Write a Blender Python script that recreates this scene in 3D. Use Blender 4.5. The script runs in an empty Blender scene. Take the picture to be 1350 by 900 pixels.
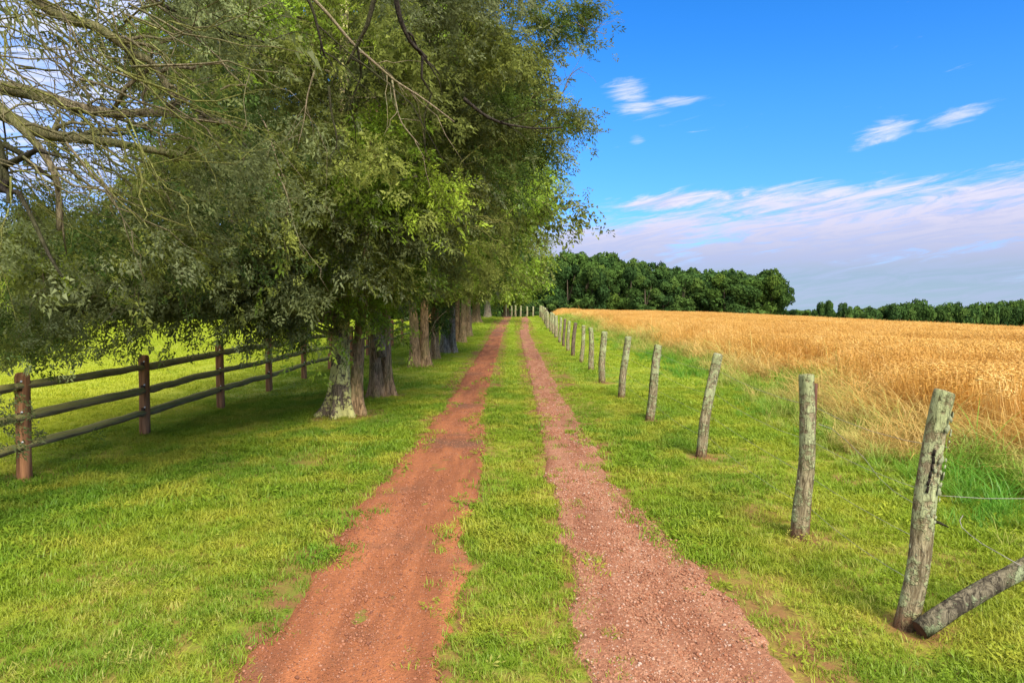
import bpy, math, random
import numpy as np
from mathutils import Vector
R = np.random.default_rng(7)
random.seed(7)
S = bpy.context.scene
COL = S.collection
rad = math.radians

# ------------------------------------------------------------------ camera
CAM_H = 1.75
F = 900.0                                    # focal length in pixels of the 1350 px wide picture
cam = bpy.data.objects.new('camera', bpy.data.cameras.new('camera'))
COL.objects.link(cam)
cam.data.sensor_width = 36.0
cam.data.lens = 36.0 * F / 1350.0
cam.data.clip_end = 4000.0
cam.data.clip_start = 0.05
cam.location = (0, 0, CAM_H)
cam.rotation_euler = (rad(90) - math.atan(50.0 / F), 0, 0)
S.camera = cam

# ------------------------------------------------------------------ light
SUN_EL, SUN_AZ = 42.0, 156.0                 # azimuth measured clockwise from +Y (the way the camera looks)
sd = Vector((math.sin(rad(SUN_AZ)) * math.cos(rad(SUN_EL)), math.cos(rad(SUN_AZ)) * math.cos(rad(SUN_EL)), math.sin(rad(SUN_EL))))
sun = bpy.data.objects.new('sun', bpy.data.lights.new('sun', 'SUN'))
COL.objects.link(sun)
sun.data.energy = 2.7
S.cycles.diffuse_bounces = 8
S.cycles.max_bounces = 12
sun.data.angle = rad(28.0)
sun.data.color = (1.0, 0.91, 0.74)
sun.rotation_euler = sd.to_track_quat('Z', 'Y').to_euler()
S.view_settings.view_transform = 'Standard'
S.view_settings.look = 'None'
S.view_settings.gamma = 1.0
S.view_settings.use_curve_mapping = False
S.view_settings.exposure = 1.68


class NT:
    """short-hand for building node trees"""
    def __init__(s, tree):
        s.t = tree
        s.n = tree.nodes
        s.l = tree.links

    def add(s, typ, **kw):
        n = s.n.new(typ)
        for k, v in kw.items():
            setattr(n, k, v)
        return n

    def put(s, sock, v):
        if isinstance(v, bpy.types.NodeSocket):
            s.l.new(v, sock)
        elif isinstance(v, (tuple, list)) and len(v) == 3 and sock.type == 'RGBA':
            sock.default_value = (*v, 1.0)
        else:
            sock.default_value = v

    def m(s, op, a, b=0.0, c=0.0, clamp=False):
        n = s.add('ShaderNodeMath', operation=op, use_clamp=clamp)
        for i, v in enumerate((a, b, c)):
            s.put(n.inputs[i], v)
        return n.outputs[0]

    def ss(s, x, e0, e1, t0=0.0, t1=1.0):
        n = s.add('ShaderNodeMapRange', interpolation_type='SMOOTHSTEP')
        s.put(n.inputs[0], x)
        for i, v in enumerate((e0, e1, t0, t1)):
            s.put(n.inputs[i + 1], v)
        return n.outputs[0]

    def noise(s, vec, scale, detail=3.0, rough=0.55, dist=0.0, out=0):
        n = s.add('ShaderNodeTexNoise')
        if vec is not None:
            s.put(n.inputs['Vector'], vec)
        n.inputs['Scale'].default_value = scale
        n.inputs['Detail'].default_value = detail
        n.inputs['Roughness'].default_value = rough
        n.inputs['Distortion'].default_value = dist
        return n.outputs[out]

    def mix(s, f, a, b, blend='MIX'):
        n = s.add('ShaderNodeMix', data_type='RGBA', blend_type=blend)
        s.put(n.inputs[0], f)
        s.put(n.inputs[6], a)
        s.put(n.inputs[7], b)
        return n.outputs[2]

    def xyz(s, v):
        n = s.add('ShaderNodeSeparateXYZ')
        s.put(n.inputs[0], v)
        return n.outputs

    def comb(s, x, y, z):
        n = s.add('ShaderNodeCombineXYZ')
        for i, v in enumerate((x, y, z)):
            s.put(n.inputs[i], v)
        return n.outputs[0]

    def ramp(s, f, stops):
        n = s.add('ShaderNodeValToRGB')
        s.put(n.inputs[0], f)
        e = n.color_ramp.elements
        while len(e) < len(stops):
            e.new(0.5)
        for k, (p, c) in enumerate(stops):
            e[k].position = p
            e[k].color = (*c, 1)
        return n.outputs[0]


# ------------------------------------------------------------------ sky
world = bpy.data.worlds.new('World')
S.world = world
world.use_nodes = True
w = NT(world.node_tree)
w.n.clear()
sky = w.add('ShaderNodeTexSky', sky_type='NISHITA', sun_disc=False)
sky.sun_elevation = rad(SUN_EL)
sky.sun_rotation = rad(SUN_AZ)
sky.air_density = 1.0
sky.dust_density = 0.15
sky.ozone_density = 3.0
hs = w.add('ShaderNodeHueSaturation')
hs.inputs['Saturation'].default_value = 1.38
hs.inputs['Value'].default_value = 1.0
w.l.new(sky.outputs[0], hs.inputs['Color'])
base = w.mix(1.0, hs.outputs[0], (0.50, 0.645, 0.84), 'MULTIPLY')
tc = w.add('ShaderNodeTexCoord')
sep = w.xyz(tc.outputs['Generated'])
base = w.mix(w.ss(sep[2], 0.30, 0.06, 0.0, 1.0), base, w.mix(1.0, base, (0.60, 0.72, 0.97), 'MULTIPLY'))
d = tc.outputs['Generated']
dx, dy, dz = w.xyz(d)
el = w.m('DEGREES', w.m('ARCSINE', dz))
az = w.m('DEGREES', w.m('ARCTAN2', dx, dy))
# long streaks that climb gently to the right
zz = w.m('SUBTRACT', w.m('MULTIPLY', dz, 7.0), w.m('MULTIPLY', dx, 1.1))
sv = w.comb(dx, dy, zz)
n1 = w.noise(sv, 3.4, 9.0, 0.62, 0.7)
n2 = w.noise(sv, 11.0, 8.0, 0.68, 1.1)
n3 = w.noise(w.comb(dx, dy, w.m('MULTIPLY', dz, 2.0)), 1.3, 3.0, 0.5)
nn = w.m('ADD', w.m('MULTIPLY', n1, 0.58), w.m('MULTIPLY', n2, 0.42))
# bank of thin cloud from 2 to about 10 degrees, reaching a little higher to the right
top = w.m('ADD', 8.6, w.m('MULTIPLY', w.m('SINE', w.m('RADIANS', az)), 3.4))
top = w.m('ADD', top, w.m('MULTIPLY', w.m('SUBTRACT', n3, 0.5), 5.0))
bank = w.ss(w.m('SUBTRACT', el, top), -4.5, 1.8, 0.13, -0.30)
low = w.ss(el, 0.4, 3.6, 0.14, 0.0)
cov = w.ss(w.m('ADD', w.m('ADD', nn, bank), low), 0.46, 0.66)
# thin high cloud over the left half of the sky
veil = w.m('MULTIPLY', w.ss(az, -10.0, -28.0), w.ss(nn, 0.36, 0.62, 0.25, 0.85))
veil = w.m('MAXIMUM', veil, w.m('MULTIPLY', w.ss(el, 30.0, 50.0), w.ss(nn, 0.32, 0.6, 0.45, 0.95)))  # unseen overhead veil, added to soften and neutralise the fill light


def wisp(a0, e0, ra, re, tilt, lo, hi, amt):
    """a small torn cloud about azimuth a0, elevation e0"""
    da = w.m('SUBTRACT', az, a0)
    de = w.m('SUBTRACT', w.m('SUBTRACT', el, e0), w.m('MULTIPLY', da, tilt))
    q = w.m('ADD', w.m('POWER', w.m('DIVIDE', da, ra), 2.0), w.m('POWER', w.m('DIVIDE', de, re), 2.0))
    g = w.m('EXPONENT', w.m('MULTIPLY', q, -1.0))
    t = w.ss(w.m('ADD', w.m('MULTIPLY', g, 0.75), w.m('MULTIPLY', w.m('SUBTRACT', nn, 0.5), 2.6)), lo, hi)
    return w.m('MULTIPLY', t, amt)


ws = [wisp(9.8, 16.3, 2.6, 1.7, -0.30, 0.32, 1.0, 0.85), wisp(13.0, 15.9, 3.2, 0.6, 0.0, 0.4, 0.9, 0.5),
      wisp(10.2, 13.2, 1.0, 0.5, 0.0, 0.4, 0.9, 0.35),
      wisp(28.0, 12.3, 2.7, 1.1, 0.30, 0.34, 1.0, 0.9), wisp(32.5, 12.8, 2.4, 0.7, 0.22, 0.36, 1.05, 0.75),
      wisp(12.0, 24.2, 7.0, 0.55, -0.05, 0.3, 0.8, 0.9), wisp(21.0, 22.6, 3.0, 0.35, -0.2, 0.4, 0.9, 0.4),
      wisp(13.0, 8.2, 6.0, 0.9, 0.10, 0.22, 0.7, 0.95)]
cov = w.m('MULTIPLY', cov, 0.93)
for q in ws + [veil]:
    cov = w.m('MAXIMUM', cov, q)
ccol = w.ramp(w.m('DIVIDE', el, 60.0), [(0.0, (1.35, 1.85, 2.4)), (0.035, (1.3, 1.75, 2.3)), (0.058, (1.8, 1.9, 2.6)), (0.10, (2.7, 2.55, 3.1)), (0.17, (3.5, 3.4, 3.8)), (0.42, (3.8, 3.7, 3.9)), (0.75, (7.6, 7.4, 7.0))])  # last stop: overhead cloud brightened to lift the shade on the ground
ccol = w.mix(w.m('MULTIPLY', w.ss(n2, 0.62, 0.38, 0.0, 0.5), w.ss(el, 25.0, 10.0)), ccol, (1.7, 1.9, 2.9))
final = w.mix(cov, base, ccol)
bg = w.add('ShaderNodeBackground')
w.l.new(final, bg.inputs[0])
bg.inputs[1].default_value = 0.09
wo = w.add('ShaderNodeOutputWorld')
w.l.new(bg.outputs[0], wo.inputs[0])


# ------------------------------------------------------------------ helpers
def tag(o, label=None, cat=None, group=None, kind=None):
    if label: o['label'] = label
    if cat: o['category'] = cat
    if group: o['group'] = group
    if kind: o['kind'] = kind
    return o


def link(name, me, mat=None, parent=None):
    o = bpy.data.objects.new(name, me)
    COL.objects.link(o)
    if mat is not None and me is not None and not me.materials:
        me.materials.append(mat)
    if parent is not None:
        o.parent = parent
    return o


def thing(name, loc, label, cat, group=None, rz=0.0):
    o = bpy.data.objects.new(name, None)
    COL.objects.link(o)
    o.empty_display_size = 0.1
    o.location = loc
    o.rotation_euler.z = rz
    return tag(o, label, cat, group)


def mesh_np(name, V, faces, tint=None, smooth=False):
    """mesh from a vertex array and an array of equal-sided faces (or a list of such arrays)"""
    me = bpy.data.meshes.new(name)
    if not isinstance(faces, list):
        faces = [faces]
    V = np.ascontiguousarray(V, np.float32)
    me.vertices.add(len(V))
    me.vertices.foreach_set('co', V.ravel())
    loops = np.concatenate([f.ravel() for f in faces]).astype(np.int32)
    sizes = np.concatenate([np.full(len(f), f.shape[1], np.int32) for f in faces])
    starts = np.concatenate([[0], np.cumsum(sizes)[:-1]]).astype(np.int32)
    me.loops.add(len(loops))
    me.loops.foreach_set('vertex_index', loops)
    me.polygons.add(len(sizes))
    me.polygons.foreach_set('loop_start', starts)
    me.polygons.foreach_set('loop_total', sizes)
    if smooth:
        me.polygons.foreach_set('use_smooth', np.ones(len(sizes), bool))
    me.update(calc_edges=True)
    me.validate()
    if tint is not None:
        a = me.color_attributes.new('tint', 'FLOAT_COLOR', 'POINT')
        c = np.ones((len(V), 4), np.float32)
        c[:, :3] = tint
        a.data.foreach_set('color', c.ravel())
    return me


class MB:
    """gathers pieces into one mesh"""
    def __init__(s):
        s.V, s.Q, s.T, s.n = [], [], [], 0

    def add(s, V, quads=None, tris=None):
        V = np.asarray(V, float)
        s.V.append(V)
        if quads is not None and len(quads): s.Q.append(np.asarray(quads) + s.n)
        if tris is not None and len(tris): s.T.append(np.asarray(tris) + s.n)
        s.n += len(V)

    def tube(s, P, rr, sides=6, wob=0.0, cap=True, squash=1.0):
        P = np.asarray(P, float)
        n = len(P)
        rr = np.broadcast_to(np.asarray(rr, float), (n,))
        T = np.gradient(P, axis=0)
        T /= np.linalg.norm(T, axis=1)[:, None] + 1e-9
        ref = np.array([0, 0, 1.0]) if abs(T[:, 2]).mean() < 0.8 else np.array([1.0, 0, 0])
        A = np.cross(T, ref)
        A /= np.linalg.norm(A, axis=1)[:, None] + 1e-9
        B = np.cross(T, A)
        th = np.arange(sides) / sides * 2 * np.pi
        r2 = rr[:, None] * (1 + wob * R.uniform(-1, 1, (n, sides)))
        V = P[:, None] + r2[..., None] * (np.cos(th)[None, :, None] * A[:, None] + squash * np.sin(th)[None, :, None] * B[:, None])
        i = np.arange(n - 1)[:, None] * sides
        j = np.arange(sides)[None]
        k = (j + 1) % sides
        Q = np.stack([i + j, i + k, i + sides + k, i + sides + j], -1).reshape(-1, 4)
        V = V.reshape(-1, 3)
        tr = []
        if cap:
            V = np.concatenate([V, P[:1], P[-1:]])
            c0, c1 = n * sides, n * sides + 1
            for a in range(sides):
                b = (a + 1) % sides
                tr += [(c0, b, a), (c1, (n - 1) * sides + a, (n - 1) * sides + b)]
        s.add(V, Q, np.array(tr) if tr else None)

    def box(s, c, h):
        c, h = np.array(c, float), np.array(h, float)
        V = c + h * np.array([(x, y, z) for x in (-1, 1) for y in (-1, 1) for z in (-1, 1)])
        s.add(V, [(0, 1, 3, 2), (4, 6, 7, 5), (0, 4, 5, 1), (2, 3, 7, 6), (0, 2, 6, 4), (1, 5, 7, 3)])

    def mesh(s, name, smooth=False, tint=None):
        f = []
        if s.Q: f.append(np.concatenate(s.Q))
        if s.T: f.append(np.concatenate(s.T))
        return mesh_np(name, np.concatenate(s.V), f, tint, smooth)


def P(x, y, d):
    """the world point that the photograph shows at pixel x, y when it stands d metres ahead (horizon at y = 400)"""
    return np.array([(x - 675.0) * d / F, d, CAM_H + (400.0 - y) * d / F])


def vnoise(x, y, seed=0):
    """smooth value noise, 0..1"""
    xi, yi = np.floor(x).astype(np.int64), np.floor(y).astype(np.int64)
    fx, fy = x - xi, y - yi
    fx, fy = fx * fx * (3 - 2 * fx), fy * fy * (3 - 2 * fy)

    def h(a, b):
        v = (a * 374761393 + b * 668265263 + seed * 974711) & 0x7fffffff
        v = ((v ^ (v >> 13)) * 1274126177) & 0x7fffffff
        return ((v ^ (v >> 16)) & 0xffff) / 65535.0
    return (h(xi, yi) * (1 - fx) + h(xi + 1, yi) * fx) * (1 - fy) + (h(xi, yi + 1) * (1 - fx) + h(xi + 1, yi + 1) * fx) * fy


def fbm(x, y, seed=0, o=4):
    t, a, s = 0.0, 0.5, 0.0
    for k in range(o):
        t = t + a * vnoise(x * 2 ** k + 17 * k, y * 2 ** k - 9 * k, seed + k)
        s += a
        a *= 0.5
    return t / s


def sstep(x, a, b):
    t = np.clip((x - a) / (b - a), 0, 1)
    return t * t * (3 - 2 * t)


def gz(X, Y):
    """height of the ground"""
    X, Y = np.asarray(X, float), np.asarray(Y, float)
    z = 0.45 * sstep(Y, 26, 60) * (1 - sstep(np.abs(X), 4.5, 9))
    z = z - 1.4 * sstep(Y, 64, 110) - 0.045 * np.clip(Y - 95, 0, 260)
    z = z + 1.1 * sstep(Y, 64, 100) * sstep(X, 4, 7)
    z = z - 0.00090 * np.clip(X - 6, 0, 200) ** 2 * (1 - 0.5 * sstep(X, 70, 160))
    z = z - 0.17 * sstep(-X, 2.6, 5.4) - 0.12 * sstep(-X, 1.2, 3.0) * 0.35
    z = z + 0.9 * sstep(Y, 64, 110) * sstep(-X, 6, 14)
    z = z + 0.03 * (fbm(X * 0.5, Y * 0.5, 3) - 0.5) * (np.abs(X) > 1.6)
    return z


def shift(Y):
    return 0.42 * sstep(np.asarray(Y, float), 34, 62)


def track_edges(Y, right):
    Y = np.asarray(Y, float)
    k = sstep(Y, 4, 14)
    if right:
        a = 0.33 + 0.08 * k
        b = 1.33 - 0.28 * sstep(Y, 3.2, 7) - 0.10 * k
        sd_ = 40
    else:
        a = -1.32 + 0.16 * sstep(Y, 4, 11)
        b = -0.27 - 0.21 * k
        sd_ = 50
    a = a + (0.17 - 0.08 * sstep(Y, 8, 20)) * (fbm(Y * 1.1, Y * 0 + 0.3, sd_, 4) - 0.5) + 0.15 * (fbm(Y * 6, Y * 0 + 2.3, sd_ + 5, 2) - 0.5)
    b = b + (0.17 - 0.08 * sstep(Y, 8, 20)) * (fbm(Y * 1.1, Y * 0 + 7.3, sd_, 4) - 0.5) + 0.15 * (fbm(Y * 6, Y * 0 + 5.3, sd_ + 5, 2) - 0.5)
    return a + shift(Y), b + shift(Y)


def mat_new(name):
    m = bpy.data.materials.new(name)
    m.use_nodes = True
    t = NT(m.node_tree)
    t.n.clear()
    out = t.add('ShaderNodeOutputMaterial')
    return m, t, out


def surf(t, out, color, rough=0.9, bump=None, bstr=0.4, bdist=0.02, spec=0.25):
    b = t.add('ShaderNodeBsdfPrincipled')
    t.put(b.inputs['Base Color'], color)
    t.put(b.inputs['Roughness'], rough)
    b.inputs['Specular IOR Level'].default_value = spec
    if bump is not None:
        bn = t.add('ShaderNodeBump')
        bn.inputs['Strength'].default_value = bstr
        bn.inputs['Distance'].default_value = bdist
        t.l.new(bump, bn.inputs['Height'])
        t.l.new(bn.outputs[0], b.inputs['Normal'])
    t.l.new(b.outputs[0], out.inputs[0])
    return b


def leafy(t, out, color, trans=0.35, gloss=0.04):
    a = t.add('ShaderNodeBsdfDiffuse')
    b = t.add('ShaderNodeBsdfTranslucent')
    t.put(a.inputs[0], color)
    t.put(b.inputs[0], color)
    mx = t.add('ShaderNodeMixShader')
    mx.inputs[0].default_value = trans
    t.l.new(a.outputs[0], mx.inputs[1])
    t.l.new(b.outputs[0], mx.inputs[2])
    g = t.add('ShaderNodeBsdfGlossy')
    g.inputs['Roughness'].default_value = 0.45
    g.inputs[0].default_value = (0.9, 0.95, 0.9, 1)
    m2 = t.add('ShaderNodeMixShader')
    m2.inputs[0].default_value = gloss
    t.l.new(mx.outputs[0], m2.inputs[1])
    t.l.new(g.outputs[0], m2.inputs[2])
    t.l.new(m2.outputs[0], out.inputs[0])


def geo(t):
    return t.add('ShaderNodeNewGeometry')


def objco(t):
    return t.add('ShaderNodeTexCoord').outputs['Object']


def attr(t, name, typ='GEOMETRY'):
    n = t.add('ShaderNodeAttribute', attribute_name=name, attribute_type=typ)
    return n.outputs


# ------------------------------------------------------------------ materials
def lawn_color(t, pos):
    px, py, pz = t.xyz(pos)
    big = t.noise(pos, 0.22, 3.0)
    med = t.noise(pos, 1.3, 4.0)
    c = t.mix(t.ss(big, 0.38, 0.62), (0.130, 0.230, 0.016), (0.215, 0.295, 0.018))
    c = t.mix(t.ss(med, 0.42, 0.66), c, (0.320, 0.340, 0.034))
    c = t.mix(t.ss(t.noise(pos, 5.5, 3.0, 0.6), 0.52, 0.72, 0.0, 0.32), c, (0.34, 0.32, 0.06))
    past = t.ss(px, -5.2, -8.0)
    c = t.mix(t.m('MULTIPLY', past, 0.75), c, (0.400, 0.430, 0.030))
    fr = t.ss(py, 10.0, 30.0)
    c = t.mix(t.m('MULTIPLY', fr, 0.55), c, (0.285, 0.370, 0.020))
    verge = t.m('MULTIPLY', t.ss(px, 2.2, 3.0), t.ss(px, 6.5, 5.0))
    c = t.mix(t.m('MULTIPLY', verge, 0.35), c, (0.32, 0.39, 0.026))
    return c


M = {}
m, t, out = mat_new('lawn_ground')
pos = geo(t).outputs['Position']
px, py, pz = t.xyz(pos)
g = lawn_color(t, pos)
fine = t.noise(pos, 22.0, 4.0, 0.7)
thatch = t.noise(pos, 70.0, 3.0, 0.75)
g = t.mix(t.ss(thatch, 0.35, 0.68), t.mix(0.65, g, (0.045, 0.055, 0.012)), g)
soil = t.mix(fine, (0.10, 0.048, 0.024), (0.24, 0.108, 0.050))
fringe = t.m('MAXIMUM', t.ss(t.m('ABSOLUTE', t.m('ADD', px, 0.83)), 0.74, 0.52), t.ss(t.m('ABSOLUTE', t.m('SUBTRACT', px, 0.80)), 0.76, 0.50))
fringe = t.m('MULTIPLY', fringe, t.ss(t.noise(pos, 5.0, 4.0), 0.3, 0.6))
near = t.ss(py, 16.0, 5.0)
bare = t.m('MULTIPLY', attr(t, 'bare')[2], t.ss(t.noise(pos, 9.0, 4.0, 0.7), 0.28, 0.52))
c = t.mix(t.m('MAXIMUM', t.m('MAXIMUM', bare, fringe), t.m('MULTIPLY', near, t.ss(t.noise(pos, 6.0, 4.0), 0.4, 0.62, 0.1, 0.6))), g, soil)
wheaty = t.ss(px, 5.2, 6.4)
c = t.mix(wheaty, c, (0.30, 0.165, 0.045))
c = t.mix(t.ss(py, 100.0, 125.0), c, (0.06, 0.08, 0.02))
surf(t, out, c, 0.95, fine, 0.5, 0.02, 0.1)
M['ground'] = m

for nm in ('clay', 'gravelly'):
    m, t, out = mat_new('red_' + nm)
    pos = geo(t).outputs['Position']
    px, py, pz = t.xyz(pos)
    n1 = t.noise(t.comb(px, t.m('MULTIPLY', py, 0.16), 0.0), 4.2, 5.0, 0.6)
    n2 = t.noise(pos, 38.0, 4.0, 0.7)
    vo = t.add('ShaderNodeTexVoronoi', feature='F1')
    vo.inputs['Scale'].default_value = 62.0 if nm == 'clay' else 48.0
    t.put(vo.inputs['Vector'], pos)
    if nm == 'clay':
        c = t.mix(t.ss(n1, 0.32, 0.68), (0.20, 0.072, 0.032), (0.39, 0.145, 0.060))
        c = t.mix(t.ss(t.noise(pos, 0.8, 4.0, 0.6), 0.52, 0.68), c, (0.155, 0.078, 0.046))
    else:
        c = t.mix(t.ss(n1, 0.32, 0.68), (0.24, 0.105, 0.058), (0.40, 0.205, 0.122))
    c = t.mix(t.ss(n2, 0.5, 0.75, 0.0, 0.5), c, (0.11, 0.045, 0.025))
    peb = t.ss(vo.outputs['Distance'], 0.34, 0.24)
    pick = t.ss(t.xyz(vo.outputs['Color'])[0], 0.55 if nm == 'clay' else 0.35, 0.7 if nm == 'clay' else 0.45)
    sc = t.mix(t.xyz(vo.outputs['Color'])[1], (0.28, 0.115, 0.07), (0.52, 0.41, 0.34))
    c = t.mix(t.m('MULTIPLY', t.m('MULTIPLY', peb, pick), 0.45 if nm == 'clay' else 0.65), c, sc)
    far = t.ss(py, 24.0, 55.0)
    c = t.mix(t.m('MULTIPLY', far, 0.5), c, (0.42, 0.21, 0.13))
    hgt = t.m('ADD', t.m('MULTIPLY', n2, 0.6), peb)
    gap = t.ss(vo.outputs['Distance'], 0.40, 0.62)
    c = t.mix(t.m('MULTIPLY', gap, 0.35 if nm == 'clay' else 0.55), c, (0.13, 0.05, 0.03))
    surf(t, out, c, 0.95, hgt, 1.0, 0.02, 0.1)
    M[nm] = m

m, t, out = mat_new('pebble')
oi = attr(t, 'tone', 'INSTANCER')
c = t.ramp(oi[2], [(0.0, (0.11, 0.042, 0.025)), (0.5, (0.25, 0.100, 0.052)), (0.85, (0.31, 0.165, 0.105)), (1.0, (0.38, 0.29, 0.235))])
surf(t, out, c, 0.85, None)
M['pebble'] = m

m, t, out = mat_new('grass_blade')
pos = geo(t).outputs['Position']
c = lawn_color(t, pos)
tone = attr(t, 'tone', 'INSTANCER')[2]
c = t.mix(t.ss(tone, 0.0, 0.35, 0.45, 0.0), c, (0.085, 0.215, 0.014))
c = t.mix(t.ss(tone, 0.86, 1.0, 0.0, 0.5), c, (0.46, 0.37, 0.12))
leafy(t, out, c, 0.38, 0.012)
M['grass'] = m

m, t, out = mat_new('tall_grass_blade')
tone = attr(t, 'tone', 'INSTANCER')[2]
c = t.ramp(tone, [(0.0, (0.09, 0.25, 0.016)), (0.35, (0.20, 0.32, 0.03)), (0.6, (0.40, 0.38, 0.10)), (0.8, (0.53, 0.37, 0.125)), (1.0, (0.57, 0.35, 0.09))])
leafy(t, out, c, 0.35, 0.02)
M['tall'] = m

m, t, out = mat_new('ripe_wheat')
pos = geo(t).outputs['Position']
tone = attr(t, 'tone', 'INSTANCER')[2]
c = t.ramp(tone, [(0.0, (0.50, 0.275, 0.055)), (0.5, (0.71, 0.425, 0.100)), (1.0, (0.83, 0.60, 0.22))])
c = t.mix(t.ss(t.noise(pos, 0.25, 3.0), 0.4, 0.7, 0.0, 0.5), c, (0.52, 0.26, 0.05))
leafy(t, out, c, 0.30, 0.03)
M['wheat'] = m


def leaf_mat(name, trans=0.35, gloss=0.05, mul=(1, 1, 1)):
    m, t, out = mat_new(name)
    c = attr(t, 'tint')[0]
    n = t.noise(geo(t).outputs['Position'], 1.2, 2.0)
    c = t.mix(t.ss(n, 0.3, 0.7, 0.25, 0.0), c, (0.085, 0.10, 0.03))
    c = t.mix(1.0, c, mul, 'MULTIPLY')
    leafy(t, out, c, trans, gloss)
    return m


M['cedar'] = leaf_mat('cedar_foliage', 0.54, 0.006)
M['broad'] = leaf_mat('broad_leaves', 0.48, 0.015)
m, t, out = mat_new('wood_leaves')
c = attr(t, 'tint')[0]
v = t.add('ShaderNodeObjectInfo').outputs['Random']
c = t.mix(t.ss(v, 0.45, 1.0, 0.0, 0.75), c, t.mix(1.0, c, (1.38, 1.28, 0.95), 'MULTIPLY'))
c = t.mix(t.ss(v, 0.5, 0.0, 0.0, 0.6), c, t.mix(1.0, c, (0.62, 0.72, 0.85), 'MULTIPLY'))
leafy(t, out, c, 0.3, 0.0)
M['forest'] = m


def bark(name, dark, light, lich, amt, mossy=0.0, fiss=26.0, muddy=False):
    m, t, out = mat_new(name)
    o = objco(t)
    x, y, z = t.xyz(o)
    fv = t.comb(x, y, t.m('MULTIPLY', z, 0.2))
    f = t.noise(fv, fiss, 5.0, 0.65, 1.1)
    c = t.mix(t.ss(f, 0.36, 0.64), dark, light)
    big = t.noise(o, 3.1, 5.0, 0.65)
    fin = t.noise(o, 21.0, 4.0, 0.7)
    l = t.ss(t.m('ADD', t.m('MULTIPLY', big, 0.6), t.m('MULTIPLY', fin, 0.4)), 0.62 - amt * 0.26, 0.68 - amt * 0.26)
    l = t.m('MULTIPLY', l, t.ss(f, 0.30, 0.46))
    c = t.mix(l, c, t.mix(fin, lich, tuple(k * 1.35 for k in lich)))
    if mossy:
        c = t.mix(t.m('MULTIPLY', t.ss(t.noise(o, 1.7, 3.0), 0.42, 0.62), mossy), c, (0.13, 0.155, 0.035))
    if muddy:                                            # red clay splashed on the foot of the post
        c = t.mix(t.ss(t.m('ADD', z, t.m('MULTIPLY', fin, 0.10)), 0.20, 0.07, 0.0, 0.8), c, (0.13, 0.055, 0.03))
    h = t.m('ADD', t.m('MULTIPLY', f, 1.0), t.m('MULTIPLY', l, 0.35))
    surf(t, out, c, 0.95, h, 1.0, 0.03, 0.1)
    return m


M['bark_lichen'] = bark('bark_with_pale_lichen', (0.05, 0.038, 0.024), (0.19, 0.15, 0.10), (0.40, 0.385, 0.145), 0.62)
M['bark'] = bark('brown_bark', (0.115, 0.072, 0.036), (0.41, 0.27, 0.14), (0.34, 0.34, 0.20), 0.12, 0.3)
M['wood_bark'] = bark('wood_tree_bark', (0.03, 0.025, 0.018), (0.10, 0.08, 0.055), (0.12, 0.13, 0.08), 0.1)
M['bark_grey'] = bark('grey_bark', (0.09, 0.07, 0.05), (0.33, 0.275, 0.19), (0.36, 0.37, 0.28), 0.25, 0.25)
M['branch'] = bark('branch_bark', (0.075, 0.062, 0.036), (0.26, 0.215, 0.130), (0.22, 0.25, 0.12), 0.2, 0.45, 40.0)
M['dead_twig'] = bark('dead_twig', (0.17, 0.13, 0.085), (0.34, 0.27, 0.18), (0.34, 0.36, 0.2), 0.2, 0.3, 60.0)
M['dark_branch'] = bark('dark_branch', (0.016, 0.013, 0.01), (0.055, 0.045, 0.035), (0.10, 0.12, 0.06), 0.1, 0.2, 50.0)
M['moss_twig'] = bark('mossy_twig', (0.10, 0.10, 0.03), (0.25, 0.25, 0.07), (0.34, 0.36, 0.12), 0.3, 0.2, 60.0)
M['lichen_post'] = bark('lichened_post_wood', (0.115, 0.085, 0.048), (0.34, 0.29, 0.175), (0.29, 0.315, 0.165), 0.56, 0.32, 40.0, True)
M['brown_post'] = bark('bare_post_wood', (0.05, 0.034, 0.024), (0.20, 0.15, 0.105), (0.19, 0.21, 0.13), 0.28, 0.0, 40.0, True)
M['log'] = bark('weathered_log', (0.04, 0.033, 0.024), (0.19, 0.165, 0.11), (0.20, 0.23, 0.13), 0.45, 0.2, 30.0)

m, t, out = mat_new('end_grain')
o = objco(t)
x, y, z = t.xyz(o)
rr = t.m('SQRT', t.m('ADD', t.m('POWER', x, 2.0), t.m('POWER', y, 2.0)))
rg = t.m('SINE', t.m('MULTIPLY', rr, 700.0))
c = t.mix(t.noise(o, 14.0, 3.0), t.mix(t.m('MULTIPLY', rg, 0.3, clamp=True), (0.20, 0.19, 0.13), (0.15, 0.14, 0.09)), (0.23, 0.25, 0.16))
surf(t, out, c, 0.95, rg, 0.3, 0.004, 0.1)
M['end'] = m

m, t, out = mat_new('red_heartwood')
o = objco(t)
x, y, z = t.xyz(o)
c = t.mix(t.noise(t.comb(x, y, t.m('MULTIPLY', z, 0.06)), 45.0, 4.0), (0.040, 0.017, 0.011), (0.14, 0.062, 0.038))
surf(t, out, c, 0.85, None)
M['heart'] = m

m, t, out = mat_new('lichen_crust')
o = objco(t)
n = t.noise(o, 45.0, 4.0, 0.7)
c = t.mix(n, (0.13, 0.145, 0.075), (0.30, 0.32, 0.20))
surf(t, out, c, 0.95, n, 0.8, 0.01, 0.1)
M['lichen'] = m

m, t, out = mat_new('brown_fence_post')
o = objco(t)
x, y, z = t.xyz(o)
n = t.noise(t.comb(x, y, t.m('MULTIPLY', z, 0.05)), 40.0, 5.0, 0.65)
c = t.mix(t.ss(n, 0.33, 0.68), (0.165, 0.073, 0.032), (0.41, 0.195, 0.088))
c = t.mix(t.ss(t.noise(o, 7.0, 4.0), 0.6, 0.72, 0.0, 0.45), c, (0.16, 0.115, 0.07))
surf(t, out, c, 0.85, n, 0.5, 0.006, 0.15)
M['fpost'] = m

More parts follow.
